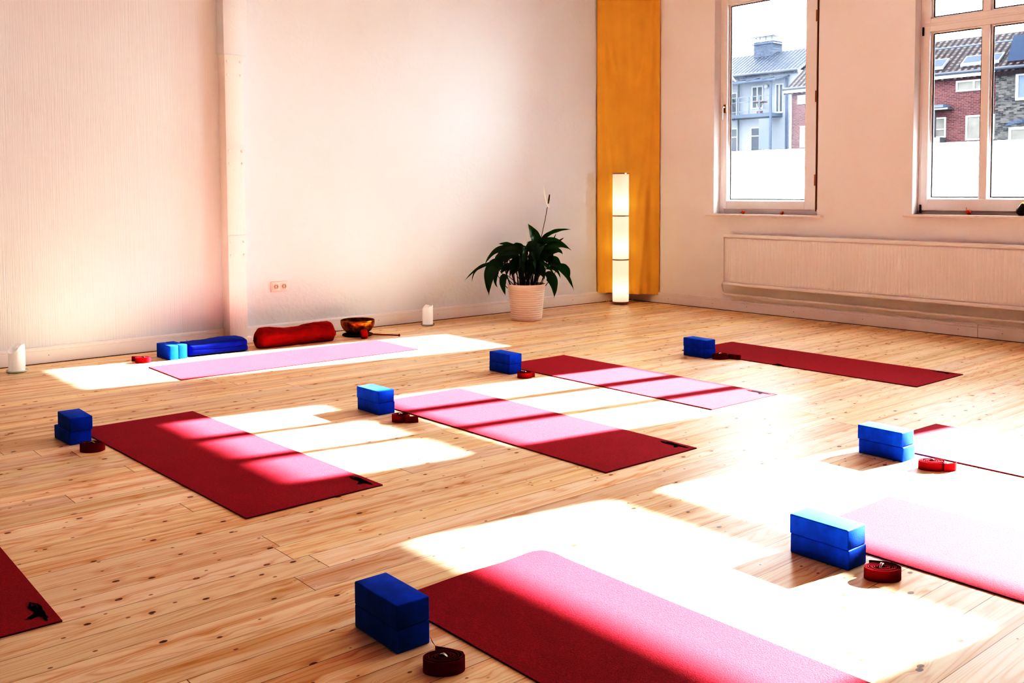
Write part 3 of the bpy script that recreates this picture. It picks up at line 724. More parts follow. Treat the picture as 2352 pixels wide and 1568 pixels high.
# ------------------------------------------------------------------ candles
def candle(loc, r, h, label, cut):
    e = empty('pillar_candle', loc); tag(e, label, 'candle', 'white pillar candles along the back wall')
    MB().lathe([(.0001, .0), (r*1.15, 0), (r*1.28, .006), (r*1.30, .016), (r*1.27, .016), (r*1.24, .008), (.0001, .006)], n=40).build('glass_dish', M['clearglass'], e)
    n, mb = 48, MB(); prof = [(0.0, .006), (.97, .006), (1.0, .012), (1.0, .3), (1.0, .6), (1, .9), (1, 1), (.95, 1.0), (.86, .95), (.5, .86), (0, .85)]
    rings = []
    for q, zf in prof:
        ring = []
        for i in range(n):
            a = 2*PI*i/n; top = h*(1-cut[0]*max(0, math.cos(a-cut[1]))**1.3-.03*math.sin(3*a+1))
            z = zf if zf < .02 else (.012+(top-.012)*zf)
            rr = r*q*(1+.012*math.sin(5*a+z*30))
            ring.append(mb.b.verts.new((rr*math.cos(a), rr*math.sin(a), z)))
        rings.append(ring)
    for a_, b2 in zip(rings, rings[1:]):
        for i in range(n): mb.b.faces.new((a_[i], a_[(i+1) % n], b2[(i+1) % n], b2[i]))
    bmesh.ops.remove_doubles(mb.b, verts=mb.b.verts, dist=1e-6)
    mb.build('wax_body', M['wax'], e, ang=60)
    hw = h*(.84)*(1-cut[0]*.25); MB().tube([(0, 0, hw-.01), (.002, 0, hw+.012), (.006, .002, hw+.022)], .0016, 6).build('wick', M['wick'], e)
candle((-6.262, -.245, 0), .052, .185, 'thick white candle with a molted hollow top on a glass dish'.replace('molted', 'melted'), (.30, math.radians(200)))
candle((-2.875, -.245, 0), .047, .178, 'slimmer white candle between the singing bowl and the potted plant', (.16, math.radians(160)))

# ------------------------------------------------------------------ singing bowl, mallet
bo = empty('singing_bowl', (-3.665, -.345, 0)); tag(bo, 'hammered bronze singing bowl on a dark round cushion near the wall', 'bowl')
R0 = .142
prof = [(.0001, .016), (.055, .016), (.088, .026), (.112, .045), (.130, .070), (.140, .095), (R0, .118), (.1405, .132), (.138, .1335), (.135, .132), (.1365, .118), (.134, .095), (.124, .071), (.106, .048), (.083, .031), (.05, .022), (.0001, .021)]
MB().lathe(prof, n=64).build('bowl_shell', M['bowl'], bo, ang=60)
cs = MB().lathe([(.0001, 0), (.118, 0), (.129, .007), (.126, .014), (.10, .017), (.07, .0155), (.0001, .0155)], n=48).build('round_cushion', M['cushion']); cs.location = (-3.665, -.345, 0)
tag(cs, 'flat black round cushion under the bronze singing bowl', 'cushion')
ma = empty('mallet', (-3.722, -.535, .0), math.atan2(-.10, .27)); tag(ma, 'wooden stick mallet with thick red felt head lying before the bowl', 'mallet')
mb = MB(); mb.lathe([(.0001, -.026), (.030, -.026), (.036, -.020), (.038, -.008), (.038, .012), (.035, .024), (.028, .028), (.0001, .028)], n=32)
for v in mb.b.verts: v.co = Vector((v.co.z, v.co.x, v.co.y+.038))
mb.build('felt_head', M['felt'], ma)
MB().tube([(-.03, 0, .038), (.028, 0, .036), (.15, 0, .024), (.290, 0, .0115)], lambda t: .0085-.003*t, 10).build('stick', M['wood_dark'], ma)
MB().sphere((.295, 0, .0115), .0115, 14, (.8, 1, 1)).build('knob', M['wood_dark'], ma)

# ------------------------------------------------------------------ bolster
bl = empty('bolster', (-4.275, -.405, 0), math.radians(-1.5)); tag(bl, 'round red velvet yoga bolster lying against the foot of the pillar', 'bolster')
LN = .335
def bols(u, v):
    a = 2*PI*u; x = (v*2-1)*LN
    e = abs(v*2-1); end = 1-.62*max(0, (e-.86)/.14)**2.2
    r = .083*end*(1+.03*math.sin(v*9+1))
    dent = 1-.20*math.exp(-((v-.42)/.16)**2)*max(0, math.sin(a))
    tw = noise.noise(Vector((x*9, math.cos(a)*2.2+x*6, math.sin(a)*2.2)))*.007+noise.noise(Vector((x*26+math.cos(a)*2, math.cos(a)*3+5, math.sin(a)*5)))*.0035
    yy = math.cos(a)*(r+tw)*1.06; zz = math.sin(a)*(r*dent+tw)
    zz = max(zz, -.068+.004*math.cos(a)); lift = .006*max(0, v-.5)
    return (x+.02*math.sin(a)*max(0, e-.8)*4*(-1 if v > .5 else 1)*.3, yy, zz+.0685+lift)
mb = MB(); V = mb.grid(bols, 64, 90, closeu=True)
for j, sx in ((0, -1), (90, 1)):
    prev = [V[i][j] for i in range(64)]; c = Vector((sx*(LN-.012), 0, .068))
    for k, (q, dx) in enumerate(((.75, .004), (.45, -.004), (.15, -.016))):
        ring = []
        for i in range(64):
            p0 = V[i][j].co; w_ = 1+.10*math.sin(i*2*PI/64*13)*(1-abs(q-.6))
            ring.append(mb.b.verts.new((sx*(LN+dx), c.y+(p0.y-c.y)*q*w_, c.z+(p0.z-c.z)*q*w_)))
        for i in range(64): mb.b.faces.new((prev[i], prev[(i+1) % 64], ring[(i+1) % 64], ring[i]))
        prev = ring
    mb.b.faces.new(prev)
mb.build('cover', M['bolster'], bl, ang=80)
mb = MB(); mb.tube([(LN-.016, -.005, .07), (LN+.006, -.012, .085), (LN+.008, -.03, .07), (LN+.004, -.035, .04)], .0025, 6); mb.build('drawstring', M['wood_dark'], bl)

# ------------------------------------------------------------------ folded blanket
bk = empty('folded_blanket', (-4.925, -.335, 0), math.radians(-4)); tag(bk, 'folded dark blue fleece blanket between the blocks and the red bolster', 'blanket')
def blank(y0, y1, z0, z1, x0, x1, seed, drop):
    def f(u, v):
        a = 2*PI*u; cy, cz = (y0+y1)/2, (z0+z1)/2
        ca, sa = math.cos(a), math.sin(a); n_ = 3.2
        yy = cy+(y1-y0)/2*math.copysign(abs(ca)**(2/n_), ca); zz = cz+(z1-z0)/2*math.copysign(abs(sa)**(2/n_*.9), sa)
        x = x0+(x1-x0)*v
        top = max(0, (zz-z0)/(z1-z0)); zz += top*(.006*math.sin(v*5+seed)-drop*(1-v)**1.5*top+.006*(1-v))
        e = abs(v*2-1); k = 1-.10*max(0, (e-.93)/.07)**2
        yy = cy+(yy-cy)*k; zz = z0+(zz-z0)*(k if zz > z0+.002 else 1)
        w = noise.noise(Vector((x*6, yy*8, zz*8+seed)))*.006+noise.noise(Vector((x*20, yy*22, zz*20+seed)))*.002
        return (x, yy+w, max(z0, zz+w*(1 if top > .1 else 0)))
    mb = MB(); V = mb.grid(f, 56, 44, closeu=True)
    for j in (0, 44): mb.b.faces.new([V[i][j] for i in range(56)])
    return mb
blank(-.140, .135, .0, .060, -.220, .223, 1, .003).build('lower_fold', M['blanket'], bk, ang=70)
blank(-.138, .133, .038, .094, -.218, .220, 4, .006).build('upper_fold', M['blanket'], bk, ang=70)

# ------------------------------------------------------------------ yoga mats
MW, ML, MT = .604, 1.83, .0045
def make_mat(cx, cy, t, label, mesh_fn=None, logo=True, round_far=0):
    e = empty('yoga_mat', (cx, cy, 0), t); tag(e, label, 'yoga mat', 'red yoga mats on the floor')
    nx, ny = 26, 78
    def H(x, y):
        h = .0006*(1+math.sin(x*9+y*2+cx*5)*math.sin(y*5+cy))
        if mesh_fn: h += mesh_fn(x, y)
        return h
    mb = MB(); top = [[mb.b.verts.new(((i/nx-.5)*MW, (j/ny-.5)*ML, MT+H((i/nx-.5)*MW, (j/ny-.5)*ML))) for j in range(ny+1)] for i in range(nx+1)]
    if round_far:
        c0 = Vector((MW/2-round_far, ML/2-round_far))
        for r_ in top:
            for v in r_:
                dx, dy = v.co.x-c0.x, v.co.y-c0.y
                if dx > 0 and dy > 0:
                    k = max(dx, dy)/math.hypot(dx, dy); v.co.x = c0.x+dx*k; v.co.y = c0.y+dy*k
    bot = [[mb.b.verts.new((v.co.x, v.co.y, v.co.z-MT)) for v in r] for r in top]
    for i in range(nx):
        for j in range(ny):
            mb.b.faces.new((top[i][j], top[i+1][j], top[i+1][j+1], top[i][j+1])); mb.b.faces.new((bot[i][j], bot[i][j+1], bot[i+1][j+1], bot[i+1][j]))
    for j in range(ny):
        for i in (0, nx):
            f = mb.b.faces.new((top[i][j], top[i][j+1], bot[i][j+1], bot[i][j])); f.material_index = 1
    for i in range(nx):
        for j in (0, ny):
            f = mb.b.faces.new((top[i][j], top[i+1][j], bot[i+1][j], bot[i][j])); f.material_index = 1
    mb.build('mat_sheet', [M['mat'], M['mat_dark']], e, ang=50)
    if logo:
        mb = MB(); es = []
        cxn, cyn = MW/2, -ML/2
        for loop in (LOGO, HOLE):
            vs = [mb.b.verts.new((cxn+x, cyn+y, MT+.0016+(mesh_fn(cxn+x, cyn+y) if mesh_fn else 0))) for x, y in loop]
            for i in range(len(vs)): es.append(mb.b.edges.new((vs[i], vs[(i+1) % len(vs)])))
        bmesh.ops.triangle_fill(mb.b, use_beauty=True, use_dissolve=False, edges=es)
        for f in mb.b.faces:
            f.normal_update()
            if f.normal.z < 0: f.normal_flip()
        mb.build('printed_figure', M['ink'], e, smooth=False, fixn=False, label='black silhouette of a lunging yoga figure printed at the corner')
    return e
LOGO = [(-0.0397, 0.1899), (-0.0383, 0.1851), (-0.0305, 0.172), (-0.0229, 0.1564), (-0.0214, 0.1479), (-0.0207, 0.1366), (-0.0214, 0.1249), (-0.0237, 0.1093), (-0.0233, 0.0969), (-0.0231, 0.088), (-0.0255, 0.073), (-0.0264, 0.0601), (-0.0257, 0.0511), (-0.0245, 0.0432), (-0.0273, 0.0415), (-0.0313, 0.0391), (-0.0309, 0.0271), (-0.034, 0.0223), (-0.0367, 0.0238), (-0.0385, 0.0362), (-0.0356, 0.0412), (-0.039, 0.0458), (-0.0384, 0.0579), (-0.041, 0.0636), (-0.0437, 0.071), (-0.0484, 0.0708), (-0.0544, 0.0676), (-0.0581, 0.065), (-0.0667, 0.0657), (-0.0749, 0.0713), (-0.0682, 0.0797), (-0.06, 0.0877), (-0.0529, 0.0934), (-0.0487, 0.1017), (-0.0473, 0.1091), (-0.0488, 0.1173), (-0.0506, 0.1346), (-0.0523, 0.1447), (-0.0503, 0.1554), (-0.0449, 0.1737)]
HOLE = [(-0.0387, 0.1755), (-0.0343, 0.1654), (-0.029, 0.1572), (-0.0283, 0.145), (-0.0304, 0.138), (-0.0325, 0.138), (-0.0307, 0.1489), (-0.0338, 0.1552), (-0.0392, 0.1546), (-0.0446, 0.1521)]
make_mat(-6.1228, -3.117, .0276, 'red yoga mat with two bar shadows and figure print, beside the offset block stack')
make_mat(-4.6829, -3.5926, -.0022, 'red yoga mat in the middle, far half sunlit with bar shadows, near end dark')
make_mat(-3.3838, -3.1452, -.0069, 'red yoga mat with a dark shaded far end and pink sunlit near half')
def rip(x, y):
    return .010*math.exp(-((y-.065)/.03)**2)*max(0, (-x-.20)/.1)**1.5 if x < -.2 else 0
make_mat(-1.9691, -3.583, -.0045, 'fully shaded red yoga mat nearest the radiator with a small ripple at its edge', rip)
make_mat(-4.6225, -.9864, PI/2-.012, 'pale pink sunlit yoga mat lying alone along the back wall', None, False)
def curl(x, y):
    d = math.hypot((.302-x)/.9, (.915-y)/.6)
    h = .007*max(0, 1-d/.22)**1.2
    h += .005*math.exp(-((x+.05)/.13)**2)
    return h
make_mat(-6.085, -5.905, .004, 'large red yoga mat closest to the camera with a lifted far corner', curl, False, .07)
make_mat(-4.718, -6.375, -.02, 'sunlit pink yoga mat behind the bright blue block pair at the lower right', None, False)
make_mat(-3.432, -5.925, -.030, 'sunlit pink yoga mat at the right edge with a small dark far corner', None, False)
make_mat(-7.459, -3.585, -.0115, 'saturated red yoga mat cut by the left border, black figure at its corner')

# ------------------------------------------------------------------ blocks
BL, BW, BH = .215, .103, .0645
bb_ = MB().box(-BW/2, BW/2, -BL/2, BL/2, 0, BH, .004, 3); bmesh_block = bb_.build('yoga_block', M['block']).data
bpy.data.objects.remove(bpy.data.objects['yoga_block'])
def block(x, y, z, rz, label, grp, roll=False):
    o = bpy.data.objects.new('yoga_block', bmesh_block); col.objects.link(o)
    o.location = (x, y, z); o.rotation_euler = (0, PI/2 if roll else 0, rz)
    tag(o, label, 'yoga block', grp); return o
R = math.radians
stacks = [ # lower centre, angle, upper centre, angle, description
 ((-6.527, -2.392), 2.5, (-6.518, -2.402), -1.0, 'the offset uneven stack'),
 ((-5.078, -2.846), .6, (-5.082, -2.847), .8, 'the stack at the head of the middle mat'),
 ((-3.799, -2.428), -1.0, (-3.797, -2.428), -.4, 'the stack at the mat with shaded far end'),
 ((-2.360, -2.905), -3.4, (-2.361, -2.903), -3.4, 'the farthest stack, next to the fully shaded mat'),
 ((-6.513, -5.178), -1.0, (-6.5145, -5.180), -1.0, 'the large navy stack closest to the camera'),
 ((-5.1285, -5.648), -1.2, (-5.131, -5.646), -1.3, 'the sky blue stack casting a long shadow'),
 ((-3.834, -5.148), -1.0, (-3.836, -5.143), -1.0, 'the bright stack near the right border')]
for (lo, la_, up, ua, d) in stacks:
    block(lo[0], lo[1], 0, R(la_), 'lower blue foam block of '+d, 'stacked blue foam yoga blocks')
    block(up[0], up[1], BH+.0005, R(ua), 'upper blue foam block of '+d, 'stacked blue foam yoga blocks')
block(-5.290-.0325, -.386, BW/2, R(4.5), 'blue foam block standing on its side, next to the red strap', 'blue blocks on their sides by the wall', True)
block(-5.222-.0325, -.378, BW/2, R(4.5), 'blue foam block standing on its side, next to the blue blanket', 'blue blocks on their sides by the wall', True)

# ------------------------------------------------------------------ straps
def make_strap(x, y, rz, w, dlen, tail, label, turns=6, ring_rot=0, ring_z=.022, tight=1.0, h=.037):
    e = empty('yoga_strap', (x, y, 0), rz); tag(e, label, 'strap', 'coiled red yoga straps')
    pts = []; N = int(turns*36); asp = dlen/w
    r1 = w/2; r0 = r1*.22
    for i in range(N+1):
        t = i/N; a = t*turns*2*PI; r = r0+(r1-r0)*t**tight
        r += .0012*math.sin(a*1.3+x*7)
        pts.append(Vector((r*math.cos(a), r*asp*math.sin(a), 0)))
    for p in tail: pts.append(Vector((p[0], p[1], p[2] if len(p) > 2 else 0)))
    th = .0011; mb = MB(); rows = []
    for i, p in enumerate(pts):
        t = (pts[min(i+1, len(pts)-1)]-pts[max(i-1, 0)]); t.z = 0; t.normalize(); nn = Vector((-t.y, t.x, 0))
        zo = p.z+.0008*math.sin(i*.11); q = Vector((p.x, p.y, 0)); zz = .001*math.sin(i*.05)
        rows.append([mb.b.verts.new(q+nn*th+UP*max(zo, 0)), mb.b.verts.new(q-nn*th+UP*max(zo, 0)), mb.b.verts.new(q-nn*th+UP*(zo+h+zz)), mb.b.verts.new(q+nn*th+UP*(zo+h+zz))])
    for a, b in zip(rows, rows[1:]):
        for k in range(4): mb.b.faces.new((a[k], a[(k+1) % 4], b[(k+1) % 4], b[k]))
    mb.b.faces.new(rows[0]); mb.b.faces.new(rows[-1])
    mb.build('webbing', M['web'], e, ang=50)
    for k in (-1, 1):
        mb = MB(); ring = []
        for i in range(25):
            a = i/24*PI; ring.append((.017*math.cos(a), k*.0035, ring_z+.020*math.sin(a)))
        ring += [(-.017, k*.0035, ring_z-.004), (.017, k*.0035, ring_z-.004), ring[0]]
        mb.tube(ring, .0019, 8, cap=False)
        M_ = Matrix.Rotation(ring_rot, 4, 'Z') @ Matrix.Rotation(R(8*k), 4, 'X')
        for v in mb.b.verts: v.co = M_ @ v.co
        mb.build('d_ring', M['steel'], e)
    return e
AI = math.atan2(-.6486, .7611)   # facing the camera side
make_strap(-6.523, -2.664, AI, .108, .085, [(.0555, .010), (.052, .025)], 'dark red coiled strap beside the offset block stack', ring_rot=.3)
make_strap(-5.112, -3.137, AI, .094, .080, [(.03, -.040), (.05, -.044), (.085, -.035), (.095, -.028)], 'red coiled strap with a straight loose end at the middle mat', ring_rot=.8)
make_strap(-3.843, -2.671, AI, .096, .078, [(.052, .012), (.068, .028)], 'red coiled strap beside the stack at the shaded-end mat', ring_rot=.2)
make_strap(-2.343, -3.078, AI, .118, .075, [(.061, .008), (.075, -.01), (.10, -.028), (.135, -.05)], 'red strap with a tail trailing onto the farthest shaded mat', ring_rot=.5)
make_strap(-5.488, -.440, AI, .112, .080, [(.045, .03), (.0, .046), (-.05, .044), (-.10, .05)], 'bright red coiled strap by the wall near the blocks on their sides', ring_rot=.1)
make_strap(-6.523, -5.427, AI+R(6), .108, .070, [(.050, .020), (.020, .040), (-.018, .058)], 'nearly black red strap coil nearest the camera with a frayed end', turns=6, ring_rot=-.6)
make_strap(-5.155, -5.851, AI, .114, .078, [(.05, .022), (.03, .040), (-.005, .050), (-.02, .052)], 'crimson strap coil with a raised metal buckle at the sunlit lower right mat', turns=7, ring_rot=.9, ring_z=.027)
make_strap(-3.889, -5.385, AI-R(8), .118, .078, [(.04, -.040), (.065, -.032), (.095, -.018), (.097, -.012)], 'crimson strap coil with an open outer loop near the right border', turns=6, ring_rot=.2)
fr = MB()
for k in range(5):
    fr.tube([(-.018, .0575+.0004*k, .035), (-.022-.001*k, .060, .041+.001*k), (-.027-.001*k, .061+.001*k, .049+.002*k)], .00035, 4)
fr.build('frayed_threads', M['web'], bpy.data.objects['yoga_strap.005'])

# ------------------------------------------------------------------ things on the sills
def physalis(x, y, z, s, ry_, rz, label):
    e = empty('physalis_husk', (x, y, z), rz); tag(e, label, 'ornament', 'dried orange physalis husks on the sills')
    mb = MB()
    def f(u, v):
        a = 2*PI*u; r = s*.5*math.sin(PI*min(1, v*.93+.04))**.75*(1-.25*v)*(1+.13*math.cos(5*a)); h = s*1.0*v
        p = Vector((r*math.cos(a), r*math.sin(a), h-s*.5))
        q = Matrix.Rotation(ry_, 3, 'X') @ p
        return (q.x, q.y, q.z+s*.48)
    mb.grid(f, 30, 12, closeu=True); mb.build('husk', M['physalis'], e, ang=60)
    st = Matrix.Rotation(ry_, 3, 'X') @ Vector((0, 0, -s*.5)); st2 = Matrix.Rotation(ry_, 3, 'X') @ Vector((0, s*.3, -s*.95))
    MB().tube([(st.x, st.y, st.z+s*.48), (st2.x, st2.y, max(.003, st2.z+s*.48))], .0012, 5).build('stalk', M['stemred'], e)
physalis(.02, -1.535, .9655, .036, 1.2, .4, 'orange physalis husk on the sill of the tall single window, nearer the corner')
physalis(.02, -1.985, .9655, .034, .5, 1.0, 'orange physalis husk on the sill of the tall single window, farther from the corner')
physalis(.02, -3.745, .9905, .044, 2.4, .3, 'orange physalis husk on the sill of the wide window beside the burner')
tb = empty('tealight_burner', (.015, -4.165, .9905), R(38)); tag(tb, 'dark bronze drop shaped tealight holder glowing inside on the window sill', 'candle holder')
def drop(v):  # radius/height profile
    return .047*math.sin(PI*min(1, v**.62))**.9*(1 if v < .5 else 1-.25*(v-.5)), .108*v
def dropf(scale, off):
    def f(u, v):
        a = R(40)+u*R(280)-PI/2+R(0)  # opening towards local -y
        op = 0
        r, z = drop(.03+.97*v); r *= scale
        # the opening narrows upward and downward
        k = math.sin(PI*min(1, max(0, (v-.12)/.86)))**.5 if v > .12 else 0
        half = R(8)+R(52)*k
        a = -PI/2+half+u*(2*PI-2*half)
        return (r*math.cos(a), r*math.sin(a), z+off)
    return f
mb = MB(); mb.grid(dropf(1, 0), 40, 30); mb.build('outer_shell', M['burner'], tb, ang=70, fixn=False)
mb = MB(); mb.grid(dropf(.93, .001), 40, 30); mb.build('gold_lining', M['gold'], tb, ang=70, fixn=False)
MB().lathe([(.0001, 0), (.030, 0), (.030, .002), (.0001, .002)], n=24).build('foot', M['burner'], tb)
tl = MB().lathe([(.0001, .012), (.019, .012), (.019, .026), (.0175, .026), (.0175, .022), (.0001, .022)], n=24).build('tealight', M['steel'], tb)
MB().tube([(0, 0, .022), (0, 0, .030), (0, 0, .042)], lambda t: .0045*(1-t)+.0005, 8).build('flame', M['flame'], tl)

# ------------------------------------------------------------------ outside: houses across the yard
struct(MB().box(.22, 90, -60, 90, -7.2, -7).build('ground', M['ground'], smooth=False))
def pitched(mb, x0, x1, y0, y1, ze, zr, over=.35, t=.18):
    xm = (x0+x1)/2; k = (zr-ze)/(xm-x0)
    mb.prism([(x0-over, ze-over*k), (xm, zr), (x1+over, ze-over*k), (x1+over, ze-over*k-t), (xm, zr-t), (x0-over, ze-over*k-t)], 'y', y0, y1)
def win_part(parent, x, y0, y1, z0, z1, pane, fw=.09, mull=(), rail=()):
    mb = MB(); bar_rect(mb, y0, y1, z0, z1, fw, x-.06, x+.05)
    for yy in mull: mb.box(x-.055, x+.05, yy-fw*.55, yy+fw*.55, z0+fw, z1-fw)
    for zz in rail: mb.box(x-.055, x+.05, y0+fw, y1-fw, zz-fw*.4, zz+fw*.4)
    f = mb.build('window_frame', M['extwhite'], parent, smooth=False)
    MB().box(x-.02, x+.03, y0+fw, y1-fw, z0+fw, z1-fw).build('window_pane', pane, f, smooth=False)
    return f
def off(ob, loc): ob.location = loc
# red brick house
rb = empty('brick_house', (0, 0, 0)); tag(rb, 'red brick house with brown tiled roof seen through both windows', 'building')
MB().box(42, 48, 14.02, 25.9, -7, 7.05).build('wall', M['redbrick'], rb, smooth=False)
mb = MB(); pitched(mb, 42, 48, 13.92, 26.16, 7.19, 9.31, .3); mb.build('roof', M['tile_brown'], rb, smooth=False)
MB().box(41.66, 42.0, 14.0, 26.12, 6.86, 7.10).build('fascia', M['extwhite'], rb, smooth=False)
MB().tube([(41.68, 14.0, 7.10), (41.68, 26.2, 7.10)], .085, 8).build('gutter', M['gutter'], rb)
MB().tube([(43.8, 13.95, 8.72), (43.8, 25, 8.72)], .04, 6).build('snow_guard', M['railsteel'], rb)
MB().tube([(41.95, 25.84, -3), (41.95, 25.84, 6.9)], .07, 6).build('downpipe', M['extwhite'], rb)
win_part(rb, 42, 14.38, 16.08, 6.16, 6.72, M['pane_light'], .09, (15.17,))
win_part(rb, 42, 14.1, 15.55, 3.66, 4.93, M['pane_light'], .10)
win_part(rb, 42, 16.57, 17.7, 3.86, 4.92, M['pane_light'], .08, (), (4.3,))
win_part(rb, 42, 24.2, 25.39, 6.18, 6.71, M['pane_pink'], .10)
win_part(rb, 42, 24.1, 25.20, 3.67, 4.92, M['pane_pink'], .12)
MB().box(41.3, 42, 16.41, 18.6, 5.38, 5.52).build('porch_canopy', M['railsteel'], rb, smooth=False)
MB().box(41.35, 42, 16.2, 18.6, 5.27, 5.36).build('canopy_beam', M['dark'], rb, smooth=False)
MB().box(41.4, 41.6, 16.9, 17.02, 2.0, 5.3).build('porch_post', M['dark'], rb, smooth=False)
MB().box(41.3, 41.9, 16.55, 17.5, 3.3, 3.86).build('porch_planter', M['dark'], rb, smooth=False)
def rp(x, y, up=.06): return (x, y, 7.19+.7067*(x-42)+up)
def skylight(x0, x1, y0, y1):
    mb = MB(); 
    for (a, b, c, d, m_, u) in ((x0, x1, y0, y1, 0, .12),):
        mb.quad([rp(a, c, u), rp(a, d, u), rp(b, d, u), rp(b, c, u)])
        mb.quad([rp(a, c, u), rp(a, d, u), rp(a, d, 0), rp(a, c, 0)]); mb.quad([rp(b, c, u), rp(b, d, u), rp(b, d, 0), rp(b, c, 0)])
        mb.quad([rp(a, c, u), rp(b, c, u), rp(b, c, 0), rp(a, c, 0)]); mb.quad([rp(a, d, u), rp(b, d, u), rp(b, d, 0), rp(a, d, 0)])
    s_ = mb.build('skylight_frame', M['skylight_white'], rb, smooth=False)
    mb = MB(); u = .135; mg = .09
    mb.quad([rp(x0+mg, y0+mg, u), rp(x0+mg, y1-mg, u), rp(x1-mg, y1-mg, u), rp(x1-mg, y0+mg, u)]); mb.build('skylight_pane', M['roof_metal'], s_, smooth=False)
skylight(42.42, 43.1, 15.05, 16.10); skylight(42.42, 43.1, 14.15, 14.98); skylight(42.35, 43.1, 16.97, 18.0)
# grey brick house
gb = empty('grey_brick_house', (0, 0, 0)); tag(gb, 'dark grey brick house joined to the red brick house at the far right', 'building')
MB().box(41.5, 47, 4, 13.90, -7, 6.95).build('wall', M['greybrick'], gb, smooth=False)
MB().tube([(41.35, 4, 7.08), (41.35, 13.9, 7.08)], .09, 8).build('gutter', M['gutter'], gb)
mb = MB(); pitched(mb, 41.5, 48.0, 4, 13.90, 7.05, 9.35, .2); mb.build('roof', M['tile_brown'], gb, smooth=False)
MB().box(41.4, 41.55, 4, 13.90, 6.82, 6.98).build('cornice', M['terracotta'], gb, smooth=False)
win_part(gb, 41.5, 11.6, 12.94, 5.47, 6.79, M['railsteel'], .13)
win_part(gb, 41.5, 11.7, 13.22, 2.6, 4.19, M['pane_light'], .13)
for (a, b, z) in ((11.5, 13.04, 6.85), (11.6, 13.36, 4.24)):
    mb = MB(); prof = [(a+(b-a)*i/10, z+.14*math.sin(PI*i/10)) for i in range(11)]
    prof = prof+[(p[0], p[1]+.18) for p in reversed(prof)]
    mb.prism(prof, 'x', 41.46, 41.55); mb.build('window_arch', M['chimbrick'], gb, smooth=False)
mb = MB(); mb.prism([(12.2, 7.4), (13.65, 7.4), (13.35, 8.7), (12.2, 8.7)], 'x', 42.1, 43.2); mb.build('dormer', M['roof_metal'], gb, smooth=False)
# white house
wh = empty('white_house', (0, 0, 0)); tag(wh, 'pale stucco house with steel balcony and glass awning beyond the tall window', 'building')
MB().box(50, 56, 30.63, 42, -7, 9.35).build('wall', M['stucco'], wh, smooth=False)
mb = MB(); pitched(mb, 50, 55.8, 30.5, 42, 9.5, 11.19, .35); mb.build('roof', M['tile_blue'], wh, smooth=False)
MB().tube([(49.62, 30.4, 9.30), (49.62, 42, 9.36)], .10, 8).build('gutter', M['gutter'], wh)
ch = MB().box(52.4, 53.6, 34.35, 35.98, 9.5, 12.0).build('chimney', M['chimbrick'], wh, smooth=False)
MB().box(52.3, 53.7, 34.25, 36.1, 11.78, 11.86).build('chimney_collar', M['steelblue'], ch, smooth=False)
MB().box(52.2, 53.8, 34.1, 36.1, 12.30, 12.36).build('chimney_cover', M['gutter'], ch, smooth=False)
for yy in (34.5, 35.0, 35.5, 35.85): MB().box(52.5, 52.54, yy, yy+.04, 12.0, 12.3).build('cover_leg', M['railsteel'], ch, smooth=False)
win_part(wh, 50, 33.40, 34.38, 6.9, 8.51, M['pane_dark'], .10, (33.9,))
win_part(wh, 50, 31.75, 32.42, 6.5, 8.53, M['pane_dark'], .10, (32.1,))
win_part(wh, 50, 33.37, 34.44, 3.0, 5.64, M['pane_dark'], .09, (), (5.01,))
win_part(wh, 50, 35.54, 36.6, 3.0, 5.66, M['pane_dark'], .09, (), (5.01,))
win_part(wh, 50, 35.6, 36.6, 6.5, 8.2, M['pane_dark'], .09)
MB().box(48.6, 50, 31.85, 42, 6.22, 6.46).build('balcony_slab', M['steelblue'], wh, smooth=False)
MB().box(48.6, 50, 31.3, 42, 3.70, 3.92).build('lower_balcony_slab', M['steelblue'], wh, smooth=False)
mb = MB()
for z in (7.62, 7.28, 6.62): mb.box(48.58, 48.64, 31.9, 42, z, z+.05)
for k in range(12): mb.box(48.58, 48.64, 31.9+k*.85, 31.96+k*.85, 6.46, 7.65)
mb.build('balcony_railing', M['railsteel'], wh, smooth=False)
for (a, x_, z1_) in ((31.84, 48.6, 8.75), (31.33, 49.7, 8.82), (35.3, 48.6, 8.9), (38.8, 48.6, 8.9)):
    MB().box(x_-.06, x_+.06, a-.07, a+.07, 2.0, z1_).build('balcony_post', M['steelblue'], wh, smooth=False)
mb = MB(); mb.quad([(48.3, 31.3, 8.66), (48.3, 42, 8.66), (49.95, 42, 9.0), (49.95, 31.3, 9.0)]); mb.build('awning_pane', M['roof_metal'], wh, smooth=False)
mb = MB()
mb.box(48.25, 48.35, 31.3, 42, 8.58, 8.68)
for k in range(8): mb.prism([(48.3, 8.62), (49.95, 8.96), (49.95, 9.04), (48.3, 8.70)], 'y', 31.3+k*1.2, 31.36+k*1.2)
mb.build('awning_frame', M['steelblue'], wh, smooth=False)
mb = MB(); mb.quad([(48.7, 31.9, 4.0), (48.7, 32.86, 4.0), (48.7, 32.86, 6.1), (48.7, 31.9, 6.1)]); mb.build('privacy_screen', M['railsteel'], wh, smooth=False)
for yy, zz in ((33.09, 8.4), (33.09, 5.12)): MB().sphere((49.85, yy, zz), .16, 14).build('globe_light', M['extwhite'], wh)
MB().tube([(49.8, 35.38, 2), (49.8, 35.38, 9.2)], .07, 6).build('downpipe', M['gutter'], wh)
mb = MB(); mb.tube([(49, 35.38, 9.2), (49.3, 35.3, 8.9), (49.8, 35.38, 8.7)], .07, 6); mb.build('pipe_elbow', M['extwhite'], wh)
MB().box(49.0, 49.6, 32.8, 33.6, 7.25, 7.32).build('balcony_table', M['terracotta'], wh, smooth=False)
